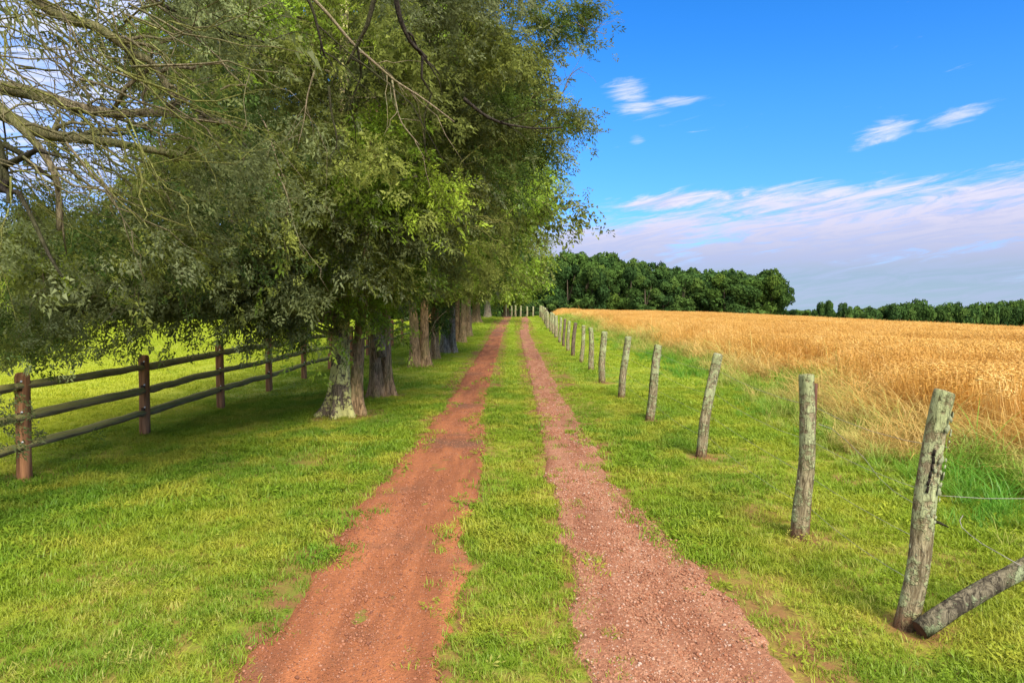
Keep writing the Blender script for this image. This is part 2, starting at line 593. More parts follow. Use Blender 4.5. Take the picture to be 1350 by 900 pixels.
m, t, out = mat_new('mossy_rail')
o = objco(t)
x, y, z = t.xyz(o)
nz = t.xyz(geo(t).outputs['Normal'])[2]
n = t.noise(t.comb(x, t.m('MULTIPLY', y, 0.05), z), 45.0, 5.0, 0.65)
c = t.mix(t.ss(n, 0.33, 0.68), (0.11, 0.080, 0.042), (0.30, 0.235, 0.130))
mo = t.m('MULTIPLY', t.ss(t.m('ADD', nz, t.m('MULTIPLY', t.noise(o, 6.0, 4.0), 1.2)), 0.3, 0.95), 0.8)
c = t.mix(mo, c, t.mix(n, (0.14, 0.145, 0.035), (0.31, 0.29, 0.09)))
surf(t, out, c, 0.9, n, 0.6, 0.008, 0.15)
M['rail'] = m


def plain(name, col, rough=0.7, metal=0.0):
    m, t, out = mat_new(name)
    n = t.noise(objco(t), 30.0, 3.0)
    b = surf(t, out, t.mix(n, tuple(k * 0.75 for k in col), tuple(min(1, k * 1.2) for k in col)), rough)
    b.inputs['Metallic'].default_value = metal
    return m


M['wire'] = plain('rusty_grey_wire', (0.26, 0.24, 0.22), 0.6, 0.4)
M['insul'] = plain('white_insulator', (0.75, 0.74, 0.70), 0.4)
M['slot'] = plain('slot_shade', (0.05, 0.03, 0.018), 0.95)


# ------------------------------------------------------------------ geometry-node scatter for uncountable stuff
def scatter(name, pts, rot, scl, idx, tone, protos, kind='stuff', label=None, cat=None):
    coll = bpy.data.collections.new(name + '_pieces')
    for k, (pm, mt) in enumerate(protos):
        o = bpy.data.objects.new('%s_piece_%02d' % (name, k), pm)
        if not pm.materials: pm.materials.append(mt)
        coll.objects.link(o)
    me = bpy.data.meshes.new(name)
    n = len(pts)
    me.vertices.add(n)
    me.vertices.foreach_set('co', np.ascontiguousarray(pts, np.float32).ravel())
    for an, ty, v in (('rot', 'FLOAT_VECTOR', rot), ('scl', 'FLOAT_VECTOR', scl)):
        a = me.attributes.new(an, ty, 'POINT')
        a.data.foreach_set('vector', np.ascontiguousarray(v, np.float32).ravel())
    a = me.attributes.new('idx', 'INT', 'POINT')
    a.data.foreach_set('value', np.ascontiguousarray(idx, np.int32))
    a = me.attributes.new('tone', 'FLOAT', 'POINT')
    a.data.foreach_set('value', np.ascontiguousarray(tone, np.float32))
    ob = link(name, me)
    tag(ob, label, cat, None, kind)
    ng = bpy.data.node_groups.new(name + '_scatter', 'GeometryNodeTree')
    ng.interface.new_socket('Geometry', in_out='INPUT', socket_type='NodeSocketGeometry')
    ng.interface.new_socket('Geometry', in_out='OUTPUT', socket_type='NodeSocketGeometry')
    N, L = ng.nodes, ng.links
    gi, go = N.new('NodeGroupInput'), N.new('NodeGroupOutput')
    ci = N.new('GeometryNodeCollectionInfo')
    ci.inputs['Collection'].default_value = coll
    ci.inputs['Separate Children'].default_value = True
    ci.inputs['Reset Children'].default_value = True
    ip = N.new('GeometryNodeInstanceOnPoints')
    ip.inputs['Pick Instance'].default_value = True

    def na(nm, ty):
        a = N.new('GeometryNodeInputNamedAttribute')
        a.data_type = ty
        a.inputs['Name'].default_value = nm
        return a.outputs[0]
    L.new(gi.outputs[0], ip.inputs['Points'])
    L.new(ci.outputs[0], ip.inputs['Instance'])
    L.new(na('idx', 'INT'), ip.inputs['Instance Index'])
    er = N.new('FunctionNodeEulerToRotation')
    L.new(na('rot', 'FLOAT_VECTOR'), er.inputs[0])
    L.new(er.outputs[0], ip.inputs['Rotation'])
    L.new(na('scl', 'FLOAT_VECTOR'), ip.inputs['Scale'])
    L.new(ip.outputs[0], go.inputs[0])
    md = ob.modifiers.new('scatter', 'NODES')
    md.node_group = ng
    return ob


def blades(n, rad_, hmin, hmax, wid, lean, seg=2, seed=0):
    """a tuft of tapering curved blades"""
    r = np.random.default_rng(seed)
    b = MB()
    for k in range(n):
        a, q = r.uniform(0, 6.283), rad_ * math.sqrt(r.uniform())
        x, y = q * math.cos(a), q * math.sin(a)
        h = r.uniform(hmin, hmax)
        da = r.uniform(0, 6.283)
        ln = h * lean * r.uniform(0.25, 1.3)
        ux, uy = math.cos(da), math.sin(da)
        wx, wy = -uy * wid * 0.5, ux * wid * 0.5
        V, Q, T = [], [], []
        for s in range(seg):
            f = s / seg
            cx, cy = x + ux * ln * f * f, y + uy * ln * f * f
            cz = h * (f - 0.25 * lean * f * f * f)
            k_ = 1 - 0.45 * f
            V += [(cx - wx * k_, cy - wy * k_, cz), (cx + wx * k_, cy + wy * k_, cz)]
        V.append((x + ux * ln, y + uy * ln, h * (1 - 0.25 * lean)))
        for s in range(seg - 1):
            Q.append((2 * s, 2 * s + 1, 2 * s + 3, 2 * s + 2))
        T.append((2 * seg - 2, 2 * seg - 1, 2 * seg))
        b.add(V, Q, T)
    return b.mesh('tuft')


def in_view(X, Y, marg=1.5):
    return np.abs(X) < 0.75 * Y + marg


def area_pts(x0, x1, y0, y1, dens):
    n = int((x1 - x0) * (y1 - y0) * dens)
    return R.uniform(x0, x1, n), R.uniform(y0, y1, n)


# ------------------------------------------------------------------ ground and tracks
def axis(*segs):
    return np.unique(np.concatenate([np.arange(a, b, s) for a, b, s in segs]))


TRUNKS = [(-2.72, 10.8, 0.5), (-2.45, 11.0, 0.45), (-2.52, 13.0, 0.5), (-2.6, 19.2, 0.55)]
RPOSTS = [(2.135, 3.62), (2.16, 5.05), (2.16, 7.72), (2.065, 10.16), (2.03, 12.6), (2.0, 15.07)]


def bare_at(X, Y):
    """how far the turf is worn down to red soil, 0..1"""
    b = sstep(fbm(X * 0.9 + 3, Y * 0.9, 11, 5), 0.61, 0.71) * 0.7 * (1 - 0.75 * sstep(Y, 6.5, 11)) * (1 - 0.6 * (np.abs(X) < 0.5))
    b = np.maximum(b, 0.9 * (1 - sstep(np.abs(X - 1.5 - 0.12 * (fbm(Y * 1.5, Y * 0 + 3.3, 19, 2) - 0.5)), 0.08, 0.30)) * (1 - sstep(Y, 3.6, 5.6)))
    b = np.maximum(b, 0.75 * (1 - sstep(np.abs(X + 1.45), 0.05, 0.28)) * sstep(fbm(X * 0 + 5.5, Y * 1.2, 23, 3), 0.45, 0.6) * (1 - sstep(Y, 6, 9)))
    for (qx, qy) in RPOSTS: b = np.maximum(b, 1 - sstep(np.hypot(X - qx - 0.05, Y - qy + 0.04), 0.08, 0.34))
    for (qx, qy, qr) in TRUNKS: b = np.maximum(b, 0.8 * (1 - sstep(np.hypot(X - qx, Y - qy), qr * 0.8, qr * 1.3)))
    return b


gx = axis((-420, -60, 20), (-60, -12, 3), (-12, -7, 0.5), (-7, 6, 0.14), (6, 12, 0.5), (12, 80, 3), (80, 520, 20))
gy = axis((-60, 0, 6), (0, 1.5, 0.5), (1.5, 16, 0.14), (16, 30, 0.5), (30, 130, 2), (130, 460, 12), (460, 1500, 80))
GX, GY = np.meshgrid(gx, gy)
GZ = gz(GX, GY)
nx, ny = len(gx), len(gy)
ii = (np.arange(ny - 1)[:, None] * nx + np.arange(nx - 1)[None]).ravel()
ground = link('ground', mesh_np('ground', np.stack([GX, GY, GZ], -1).reshape(-1, 3), np.stack([ii, ii + 1, ii + nx + 1, ii + nx], -1), smooth=True), M['ground'])
BV = bare_at(GX, GY)
ba = ground.data.attributes.new('bare', 'FLOAT', 'POINT')
ba.data.foreach_set('value', BV.ravel().astype(np.float32))
tag(ground, kind='structure')

for nm, right, mt in (('clay_track', False, 'clay'), ('gravel_track', True, 'gravelly')):
    ys = axis((-4, 14, 0.06), (14, 40, 0.2), (40, 72, 0.5))
    a, b = track_edges(ys, right)
    K = 15
    u = np.linspace(0, 1, K)
    X = a[:, None] + (b - a)[:, None] * u[None]
    Y = np.repeat(ys[:, None], K, 1)
    bed = -0.028 * np.sin(np.pi * u)[None] ** 0.8
    lumps = 0.02 * (fbm(X * 3.5, Y * 3.5, 90 + right, 4) - 0.5) + 0.015 * (fbm(X * 14, Y * 14, 95, 2) - 0.5)
    Z = gz(X, Y) + 0.034 + bed + lumps * np.sin(np.pi * u)[None]
    Z[:, 0] -= 0.05
    Z[:, -1] -= 0.05
    i = (np.arange(len(ys) - 1)[:, None] * K + np.arange(K - 1)[None]).ravel()
    o = link(nm, mesh_np(nm, np.stack([X, Y, Z], -1).reshape(-1, 3), np.stack([i, i + 1, i + K + 1, i + K], -1), smooth=True), M[mt])
    tag(o, kind='structure')


def stone(seed):
    r = np.random.default_rng(seed)
    ph = (1 + 5 ** 0.5) / 2
    V = np.array([(-1, ph, 0), (1, ph, 0), (-1, -ph, 0), (1, -ph, 0), (0, -1, ph), (0, 1, ph), (0, -1, -ph), (0, 1, -ph), (ph, 0, -1), (ph, 0, 1), (-ph, 0, -1), (-ph, 0, 1)], float) / 1.9
    T = np.array([(0, 11, 5), (0, 5, 1), (0, 1, 7), (0, 7, 10), (0, 10, 11), (1, 5, 9), (5, 11, 4), (11, 10, 2), (10, 7, 6), (7, 1, 8), (3, 9, 4), (3, 4, 2), (3, 2, 6), (3, 6, 8), (3, 8, 9), (4, 9, 5), (2, 4, 11), (6, 2, 10), (8, 6, 7), (9, 8, 1)])
    V = V * r.uniform(0.75, 1.2, V.shape) * (1.0, r.uniform(0.6, 0.95), r.uniform(0.45, 0.75))
    return mesh_np('stone', V, T)


pp, ss_, tt = [], [], []
for right, dens in ((False, 1500), (True, 2600)):
    for y0, y1, f, s0 in ((2.6, 6, 1.0, 1.0), (6, 12, 0.5, 1.15), (12, 26, 0.14, 1.6)):
        n = int((y1 - y0) * 1.2 * dens * f)
        Y = R.uniform(y0, y1, n)
        a, b = track_edges(Y, right)
        u = R.normal(0.5, 0.30, n)
        X = a + (b - a) * u
        keep = (fbm(X * 2.2, Y * 1.1, 61 + right, 3) > R.uniform(0.28, 0.58, n)) & (u > 0.03) & (u < 0.97)
        X, Y, u = X[keep], Y[keep], u[keep]
        n = len(X)
        sz = R.lognormal(math.log(0.0052 if right else 0.0048), 0.42, n) * s0
        Z = gz(X, Y) + 0.034 - 0.028 * np.sin(np.pi * u) ** 0.8 + 0.02 * (fbm(X * 3.5, Y * 3.5, 90 + right, 4) - 0.5) + sz * 0.2
        pp.append(np.stack([X, Y, Z], -1))
        ss_.append(np.clip(sz * R.choice([1, 1, 1, 1.5], n), 0.0025, 0.012))
        tt.append(np.clip(R.beta(2.0, 1.6, n) * (1.0 if right else 0.75), 0, 1))
pp, ss_, tt = np.concatenate(pp), np.concatenate(ss_), np.concatenate(tt)
n = len(pp)
scatter('gravel', pp, np.stack([R.normal(0, 0.3, n), R.normal(0, 0.3, n), R.uniform(0, 6.28, n)], -1), np.repeat(ss_[:, None], 3, 1), R.integers(0, 5, n), tt,
        [(stone(k), M['pebble']) for k in range(5)])

# ------------------------------------------------------------------ grass



def lawn_mask(X, Y, margin=0.0):
    k = (X < 5.6)
    for right in (False, True):
        a, b = track_edges(Y, right)
        st = 0.26 * R.uniform(0, 1, len(X)) ** 3.5 - margin
        k &= ~((X > a + st) & (X < b - st))
    k &= R.uniform(0, 1, len(X)) > 0.84 * bare_at(X, Y)
    # thin grass beside the ruts and round the posts and trunks
    for right in (False, True):
        a, b = track_edges(Y, right)
        dd = np.minimum(np.abs(X - a), np.abs(X - b))
        k &= R.uniform(0, 1, len(X)) > 0.45 * (1 - sstep(dd, 0.0, 0.16))
    return k


PX, PY, PS, PI, PT = [], [], [], [], []
for y0, y1, dens, s0, s1, i0, i1 in ((2.0, 6.0, 430, 0.75, 1.25, 0, 6), (6.0, 14, 210, 0.85, 1.35, 0, 5), (14, 40, 16, 0.75, 1.1, 6, 9), (40, 92, 3.2, 1.3, 2.0, 6, 9)):
    hw = 0.75 * y1 + 1.5
    X, Y = area_pts(-hw, min(hw, 5.6), y0, y1, dens)
    k = in_view(X, Y)
    X, Y = X[k], Y[k]
    k = lawn_mask(X, Y, 0.17 if y0 > 13 else 0.0)
    if y1 > 41: k &= ~((np.abs(X) < 2.0) & (Y > 63))
    X, Y = X[k], Y[k]
    n = len(X)
    lush = fbm(X * 0.8, Y * 0.8, 21, 4)
    s = R.uniform(s0, s1, n) * (0.80 + 0.42 * sstep(lush, 0.35, 0.7))
    # the mown strip in the middle and right verge is a little longer in places
    PX.append(X); PY.append(Y); PS.append(s)
    iq = R.integers(i0, min(i1, 4) if i0 == 0 else i1, n)
    if i0 == 0:
        weed = R.uniform(0, 1, n) < 0.05 + 0.16 * sstep(fbm(X * 1.7, Y * 1.7, 27, 3), 0.5, 0.66)
        iq = np.where(weed, R.choice([4, 4, 4, 5], n), iq)
    PI.append(iq)
    PT.append(np.clip(R.uniform(0, 1, n) * 0.8 + 0.45 * (0.5 - lush) + 0.1, 0, 1))
X, Y, s, ix, tn = map(np.concatenate, (PX, PY, PS, PI, PT))
n = len(X)
print('grass tufts', n)
def clover(seed):
    r = np.random.default_rng(60 + seed)
    b = MB()
    for k in range(20):                                          # small three-lobed and lance leaves held low
        a, q = r.uniform(0, 6.283), 0.085 * math.sqrt(r.uniform())
        c = np.array([q * math.cos(a), q * math.sin(a), r.uniform(0.012, 0.045)])
        n_ = 3 if seed == 0 else 1
        for j in range(n_):
            an = a + j * 2.09 + r.normal(0, 0.2)
            L_ = r.uniform(0.010, 0.016) if seed == 0 else r.uniform(0.03, 0.05)
            dv = np.array([math.cos(an), math.sin(an), r.normal(0.1, 0.3)]) * L_
            sv_ = np.array([-math.sin(an), math.cos(an), r.normal(0, 0.2)]) * (L_ * 0.45 if seed == 0 else 0.008)
            b.add([c, c + dv * 0.6 + sv_, c + dv, c + dv * 0.6 - sv_], [(0, 1, 2, 3)])
    return b.mesh('clover')


tufts = [(blades(26, 0.075, 0.022, 0.066, 0.0062, 1.0, 2, k), M['grass']) for k in range(4)] + [(clover(k), M['grass']) for k in range(2)] + [(blades(60, 0.30, 0.030, 0.070, 0.013, 0.9, 2, 10 + k), M['grass']) for k in range(3)]
scatter('grass', np.stack([X, Y, gz(X, Y) - 0.004], -1), np.stack([R.normal(0, 0.12, n), R.normal(0, 0.12, n), R.uniform(0, 6.28, n)], -1),
        np.stack([s, s, s * R.uniform(0.8, 1.25, n)], -1), ix, tn, tufts)

# ------------------------------------------------------------------ wheat and the rough grass along its edge
WEDGE = 6.4


def wedge(Y):
    return WEDGE - 1.25 * (1 - sstep(Y, 8.5, 14)) - 0.3 * sstep(Y, 12, 40) + 0.9 * (fbm(Y * 0.35, Y * 0 + 1.7, 71, 3) - 0.5)


def wheat_clump(seed, n, rad_, hgt):
    r = np.random.default_rng(seed)
    b = MB()
    for k in range(n):
        a, q = r.uniform(0, 6.283), rad_ * math.sqrt(r.uniform())
        x, y = q * math.cos(a), q * math.sin(a)
        h = hgt * r.uniform(0.86, 1.08)
        da = r.uniform(0, 6.283)
        ux, uy = math.cos(da), math.sin(da)
        ln = h * r.uniform(0.03, 0.2)
        wx, wy = -uy * 0.0035, ux * 0.0035
        m1 = (x + ux * ln * 0.3, y + uy * ln * 0.3, h * 0.55)
        tp = (x + ux * ln, y + uy * ln, h)
        b.add([(x - wx, y - wy, 0), (x + wx, y + wy, 0), (m1[0] + wx, m1[1] + wy, m1[2]), (m1[0] - wx, m1[1] - wy, m1[2]), (tp[0] + wx, tp[1] + wy, tp[2]), (tp[0] - wx, tp[1] - wy, tp[2])],
              [(0, 1, 2, 3), (3, 2, 4, 5)])
        # ear: a plump spindle that nods over, with a few awns
        e = r.uniform(0.07, 0.105)
        nod = r.uniform(-0.6, 0.8)
        dv = np.array([ux * math.cos(nod), uy * math.cos(nod), math.sin(nod)])
        sv_ = np.array([-uy, ux, 0.0])
        nv = np.cross(dv, sv_)
        c = np.array(tp)
        wd = r.uniform(0.0075, 0.011)
        V = [c, c + dv * e * 0.4 + sv_ * wd, c + dv * e * 0.4 - sv_ * wd * 0.6 + nv * wd * 0.8, c + dv * e * 0.4 - sv_ * wd * 0.6 - nv * wd * 0.8, c + dv * e]
        b.add(V, None, [(0, 1, 2), (0, 2, 3), (0, 3, 1), (1, 4, 2), (2, 4, 3), (3, 4, 1)])
        for q_ in range(3):
            tipv = c + dv * e * 1.7 + r.normal(0, 0.022, 3)
            st = c + dv * e * r.uniform(0.3, 0.8)
            b.add([st + sv_ * 0.0018, st - sv_ * 0.0018, tipv], None, [(0, 1, 2)])
        if r.uniform() < 0.75:                                  # dry leaf
            la = r.uniform(0, 6.283)
            lx, ly = math.cos(la), math.sin(la)
            z0 = h * r.uniform(0.35, 0.8)
            L_ = r.uniform(0.10, 0.22)
            o0 = np.array([x, y, z0])
            sd2 = np.array([-ly, lx, 0]) * 0.006
            o1 = o0 + np.array([lx * L_ * 0.5, ly * L_ * 0.5, L_ * 0.35])
            o2 = o0 + np.array([lx * L_, ly * L_, -L_ * 0.15])
            b.add([o0 - sd2 * 0.5, o0 + sd2 * 0.5, o1 + sd2, o1 - sd2, o2], [(0, 1, 2, 3)], [(3, 2, 4)])
    return b.mesh('wheat_clump')


PX, PY, PS, PI = [], [], [], []
for x0, x1, y0, y1, dens, s0, i0, i1 in ((5.6, 26, 5, 22, 34, 1.0, 0, 4), (5.6, 44, 22, 48, 12, 1.06, 4, 7), (5.6, 92, 48, 104, 4.2, 1.1, 7, 9)):
    X, Y = area_pts(x0, x1, y0, y1, dens)
    k = in_view(X, Y, 2.5) & (X > wedge(Y) - 0.5 * R.uniform(0, 1, len(X)) ** 3)
    X, Y = X[k], Y[k]
    hh = 0.90 + 0.34 * (fbm(X * 0.45, Y * 0.45, 31, 4) - 0.5)
    hh = hh * (0.62 + 0.38 * sstep(X - wedge(Y) + R.normal(0, 0.12, len(X)), 0.0, 0.7)) * np.where(R.uniform(0, 1, len(X)) < 0.06, R.uniform(0.6, 0.9, len(X)), 1)
    PX.append(X); PY.append(Y); PS.append(np.stack([np.full(len(X), s0)] * 2 + [hh], -1))
    PI.append(R.integers(i0, i1, len(X)))
X, Y, s, ix = map(np.concatenate, (PX, PY, PS, PI))
n = len(X)
print('wheat clumps', n)
lean = R.normal(0.0, 0.09, (n, 2)) + 0.10 * (np.stack([fbm(X * 0.6, Y * 0.6, 33, 2), fbm(X * 0.6, Y * 0.6, 38, 2)], -1) - 0.5)
protos = [(wheat_clump(100 + k, 13, 0.13, 0.9), M['wheat']) for k in range(4)] + [(wheat_clump(110 + k, 22, 0.26, 0.9), M['wheat']) for k in range(3)] + [(wheat_clump(120 + k, 34, 0.48, 0.9), M['wheat']) for k in range(2)]
scatter('wheat', np.stack([X, Y, gz(X, Y) - 0.01], -1), np.concatenate([lean, R.uniform(0, 6.28, (n, 1))], 1), s, ix,
        np.clip(0.75 * R.uniform(0, 1, n) + 0.6 * (fbm(X * 0.9, Y * 0.9, 44, 3) - 0.3), 0, 1), protos)

PX, PY, PS, PI, PT = [], [], [], [], []
for y0, y1, dens, s0 in ((4.5, 12, 60, 1.0), (12, 26, 28, 1.25), (26, 70, 8, 1.7)):
    X, Y = area_pts(3.4, 7.4, y0, y1, dens)
    e = wedge(Y)
    inner = e - 2.75 + 0.95 * (1 - sstep(Y, 8.5, 14)) + 0.7 * (fbm(Y * 0.7, Y * 0 + 4.1, 81, 3) - 0.5) + 0.5 * sstep(Y, 18, 40)
    u = (X - inner) / (e - inner)
    k = (u > 0.0) & (u < 1.35) & in_view(X, Y, 1.5) & (R.uniform(0, 1, len(X)) < (0.35 + 0.65 * sstep(u, 0.0, 0.25)) * (0.25 + 0.75 * sstep(fbm(X * 2.4, Y * 2.0, 87, 2), 0.36, 0.56)))
    X, Y, u = X[k], Y[k], u[k]
    patch = fbm(X * 0.9, Y * 0.9, 85, 3)
    dry = np.clip(u * 0.78 + (patch - 0.5) * 1.4 + 0.22 * (1 - sstep(Y, 6.5, 10.5)) + R.normal(0, 0.12, len(X)), 0, 1)
    hh = s0 ** 0.5 * (0.25 + 0.85 * np.clip(u, 0, 1)) * R.uniform(0.7, 1.2, len(X))
    PX.append(X); PY.append(Y); PS.append(np.stack([hh * s0 ** 0.5] * 2 + [hh], -1))
    PI.append(R.integers(0, 3, len(X)) + 3 * (dry > 0.55))
    PT.append(dry)
X, Y, s, ix, tn = map(np.concatenate, (PX, PY, PS, PI, PT))
n = len(X)
print('tall grass', n)
tall = [(blades(24, 0.11, 0.25, 0.62, 0.011, 1.0, 4, 200 + k), M['tall']) for k in range(3)] + [(blades(24, 0.12, 0.35, 0.72, 0.008, 1.3, 4, 210 + k), M['tall']) for k in range(3)]
scatter('tall_grass', np.stack([X, Y, gz(X, Y) - 0.01], -1), np.stack([R.normal(0, 0.16, n), R.normal(0, 0.16, n), R.uniform(0, 6.28, n)], -1), s, ix, tn, tall)

# ------------------------------------------------------------------ wire fence along the field
wf = thing('wire_fence', (2.16, 5.05, 0), 'wire fence of lichened round wooden posts between track and wheat field', 'fence')
wf_loc = np.array(wf.location)
# x, distance, height, foot radius, top offset x / y, bare wood?
POSTS = [(2.135, 3.620, 1.300, 0.056, 0.200, 0.02, 0), (2.160, 5.050, 1.225, 0.060, 0.040, 0.0, 0), (2.160, 7.720, 1.190, 0.056, 0.160, 0.0, 0),
         (2.065, 10.16, 1.140, 0.062, 0.125, 0.0, 0), (2.030, 12.60, 1.140, 0.066, 0.105, 0.0, 0), (2.000, 15.07, 1.130, 0.072, 0.03, 0.0, 0),
         (2.060, 17.7, 1.12, 0.066, -0.02, 0.0, 0), (2.060, 20.2, 1.11, 0.060, 0.06, 0.0, 0), (2.040, 22.8, 1.12, 0.064, 0.07, 0.0, 1), (2.060, 25.1, 1.12, 0.062, 0.02, 0, 0),
         (2.10, 27.8, 1.12, 0.06, 0.04, 0, 1), (2.12, 30.2, 1.12, 0.062, 0.03, 0, 0), (2.17, 33.6, 1.1, 0.095, 0.0, 0, 0), (2.2, 36.2, 1.12, 0.08, -0.02, 0, 0), (2.22, 38.8, 1.1, 0.09, 0.0, 0, 0)]
yy = 41.2
while yy < 64:
    POSTS.append((2.12 + shift(yy) * 1.15 + random.uniform(-0.05, 0.05), yy, random.uniform(1.02, 1.18), random.uniform(0.075, 0.095), random.uniform(-0.06, 0.06), 0.0, int(random.random() < 0.25)))
    yy += 2.45
for xx in (2.05, 1.45, 0.8, 0.35, -0.05):
    POSTS.append((xx, 65.5 + random.uniform(-0.4, 0.4), random.uniform(1.0, 1.15), 0.085, random.uniform(-0.12, 0.12), 0.0, 0))
POSTS.append((-0.55, 64.5, 1.2, 0.05, 0.0, 0, 0))
POSTS.append((3.32, 3.78, 1.20, 0.062, 0.03, 0.0, 0))


def post_mesh(h, r, seed, sides=14, rings=15):
    rg = np.random.default_rng(seed)
    zs = np.concatenate([np.linspace(-0.15, h - 0.02, rings), [h - 0.006, h]])
    th = np.arange(sides) / sides * 2 * np.pi
    V = []
    ph = rg.uniform(0, 6.28, 4)
    for k, z in enumerate(zs):
        u = max(z, 0) / h
        q = r * (1.08 - 0.16 * u)
        lob = 1 + 0.05 * np.cos(2 * th + ph[0] + u) + 0.035 * np.cos(3 * th + ph[1] - 2 * u) + 0.045 * np.cos(5 * th + ph[2] + 1.5 * u)
        lob = lob + 0.10 * (vnoise(th * 1.4 + 9, np.full(sides, z * 7 + seed * 3.1), seed) - 0.5)
        if k == len(zs) - 2: lob = lob * 0.97
        if k == len(zs) - 1: lob = lob * 0.86
        bx, by = 0.018 * math.sin(u * 4 + ph[3]) * min(1, u * 3), 0.012 * math.sin(u * 5 + ph[0]) * min(1, u * 3)
        tilt = 0.007 * np.cos(th + ph[1]) if k >= len(zs) - 2 else 0
        V.append(np.stack([bx + q * lob * np.cos(th), by + q * lob * np.sin(th), z + 0 * th + tilt], -1))
    V = np.concatenate(V)
    n = len(zs)
    i = np.arange(n - 1)[:, None] * sides
    j = np.arange(sides)[None]
    k = (j + 1) % sides
    return mesh_np('post', V, np.stack([i + j, i + k, i + sides + k, i + sides + j], -1).reshape(-1, 4), smooth=True), V[-sides:], (bx, by)


tops = []
for q, (x, y, h, r, lx, ly, brown) in enumerate(POSTS):
    me, ring, off = post_mesh(h, r, 300 + q, 18 if q < 6 else 10, 22 if q < 6 else 8)
    o = link('post', me, M['brown_post' if brown else 'lichen_post'], wf)
    o.location = np.array((x, y, float(gz(x, y)))) - wf_loc
    o.rotation_euler = (-math.atan2(ly, h), math.atan2(lx, h), 0)
    b = MB()
    c = ring.mean(0) + (0, 0, 0.003)
    b.add(np.concatenate([ring, [c]]), None, [(a, (a + 1) % len(ring), len(ring)) for a in range(len(ring))])
    e = link('end_grain', b.mesh('end_grain'), M['end'], o)
    if q < 6:
        rg = np.random.default_rng(700 + q)
        # crusts of lichen standing proud of the wood
        b = MB()
        for k in range(44 if q == 0 else 14):
            z = rg.uniform(0.08, h - 0.03) if q else h * rg.uniform(0.1, 1.0) ** 0.7 - 0.03
            a = rg.uniform(-3.0, 0.1)
            rr = rg.uniform(0.005, 0.015) * (1.2 if q == 0 else 0.8)
            qq = r * (1.07 - 0.16 * z / h)
            cth = np.arange(9) / 9 * 6.283
            rad_ = rr * rg.uniform(0.4, 1.3, 9)
            ring2 = [((a + rad_[i] * math.cos(cth[i]) / qq), z + rad_[i] * 1.5 * math.sin(cth[i])) for i in range(9)]
            V = [((qq - 0.004) * math.cos(p[0]), (qq - 0.004) * math.sin(p[0]), p[1]) for p in ring2]
            V += [((qq + 0.002) * math.cos(a + (p[0] - a) * 0.7), (qq + 0.002) * math.sin(a + (p[0] - a) * 0.7), z + (p[1] - z) * 0.7) for p in ring2]
            V += [((qq + 0.0025) * math.cos(a), (qq + 0.0025) * math.sin(a), z)]
            b.add(V, [(i, (i + 1) % 9, 9 + (i + 1) % 9, 9 + i) for i in range(9)], [(9 + i, 9 + (i + 1) % 9, 18) for i in range(9)])
        l = link('lichen', b.mesh('lichen', True), M['lichen'], o)
        l['kind'] = 'stuff'
    if q == 0:
        b = MB()
        b.tube([(0.048, 0.0, 0.60), (0.085, -0.01, 0.592), (0.125, -0.02, 0.580)], [0.011, 0.008, 0.004], 6)
        link('broken_stub', b.mesh('broken_stub'), M['dark_branch'], o)
        b = MB()
        for z0 in np.linspace(0.75, 0.95, 6):
            b.tube([(-0.036 + 0.006 * math.sin(z0 * 30), -0.043, z0), (-0.036, -0.044, z0 + 0.035)], [0.008, 0.006], 5)
        link('rotten_groove', b.mesh('rotten_groove'), M['dark_branch'], o)
        o['label'] = 'stoutest post, leaning right, crusted with grey-green lichen'
    if q == 1:
        b = MB()
        zz_ = np.linspace(-0.1, 1.16, 8)
        b.tube(np.stack([0.060 + 0.004 * np.sin(zz_ * 9), 0 * zz_ - 0.004, zz_], -1), 0.017, 5, 0.15)
        link('heartwood_strip', b.mesh('heartwood_strip'), M['heart'], o)
        o['label'] = 'upright post with a bare red-brown strip down its right side'
    if q == 2: o['label'] = 'slim post leaning right out of a red bare patch'
    if q == 3: o['label'] = 'pale green post leaning right'
    tops.append((x, y, h, lx, ly, r))

# four strands of wire, stapled to the field side, sagging between posts
for hz in (0.22, 0.45, 0.72, 0.98):
    order = ([len(POSTS) - 1] if hz == 0.72 else []) + list(range(0, len(POSTS) - 2))
    b = MB()
    pts = []
    for k, q in enumerate(order):
        x, y, h, lx, ly, r = tops[q]
        side = r + 0.006
        f = hz / h
        p = np.array([x + lx * f + (side if q != len(POSTS) - 1 else 0), y + ly * f - (side if q == len(POSTS) - 1 else 0), float(gz(x, y)) + hz * (1 if hz < h else 0.9)])
        if pts and q < 16:
            a = pts[-1]
            sg = random.uniform(0.01, 0.06)
            for u in (0.25, 0.5, 0.75):
                pts.append(a + (p - a) * u - np.array([0, 0, sg * 4 * u * (1 - u)]))
        pts.append(p)
    b.tube(np.array(pts) - wf_loc, 0.0016, 4)
    o = link('wire', b.mesh('wire'), M['wire'], wf)
# barbs on the near spans and a loose broken wire end curling in the grass
b = MB()
cpts = [P(1279, 683, 3.9), P(1275, 690, 3.88), P(1278, 699, 3.85), P(1289, 709, 3.8), P(1305, 721, 3.7), P(1328, 734, 3.6), P(1360, 752, 3.5)]
b.tube(np.array(cpts) - wf_loc, 0.0022, 5)
tag(link('wire', b.mesh('wire'), M['wire'], wf), 'loose wire end curling up beside the near post')
b = MB()
cpts = [P(1083, 560, 4.75), P(1100, 566, 5.0), P(1120, 582, 5.2), P(1145, 606, 5.2), P(1165, 632, 5.0), P(1185, 650, 4.8), P(1215, 668, 4.2), P(1232, 676, 3.4)]
b.tube(np.array(cpts) - wf_loc, 0.0020, 4)
tag(link('wire', b.mesh('wire'), M['wire'], wf), 'slack wire drooping in a curve between the two nearest posts')

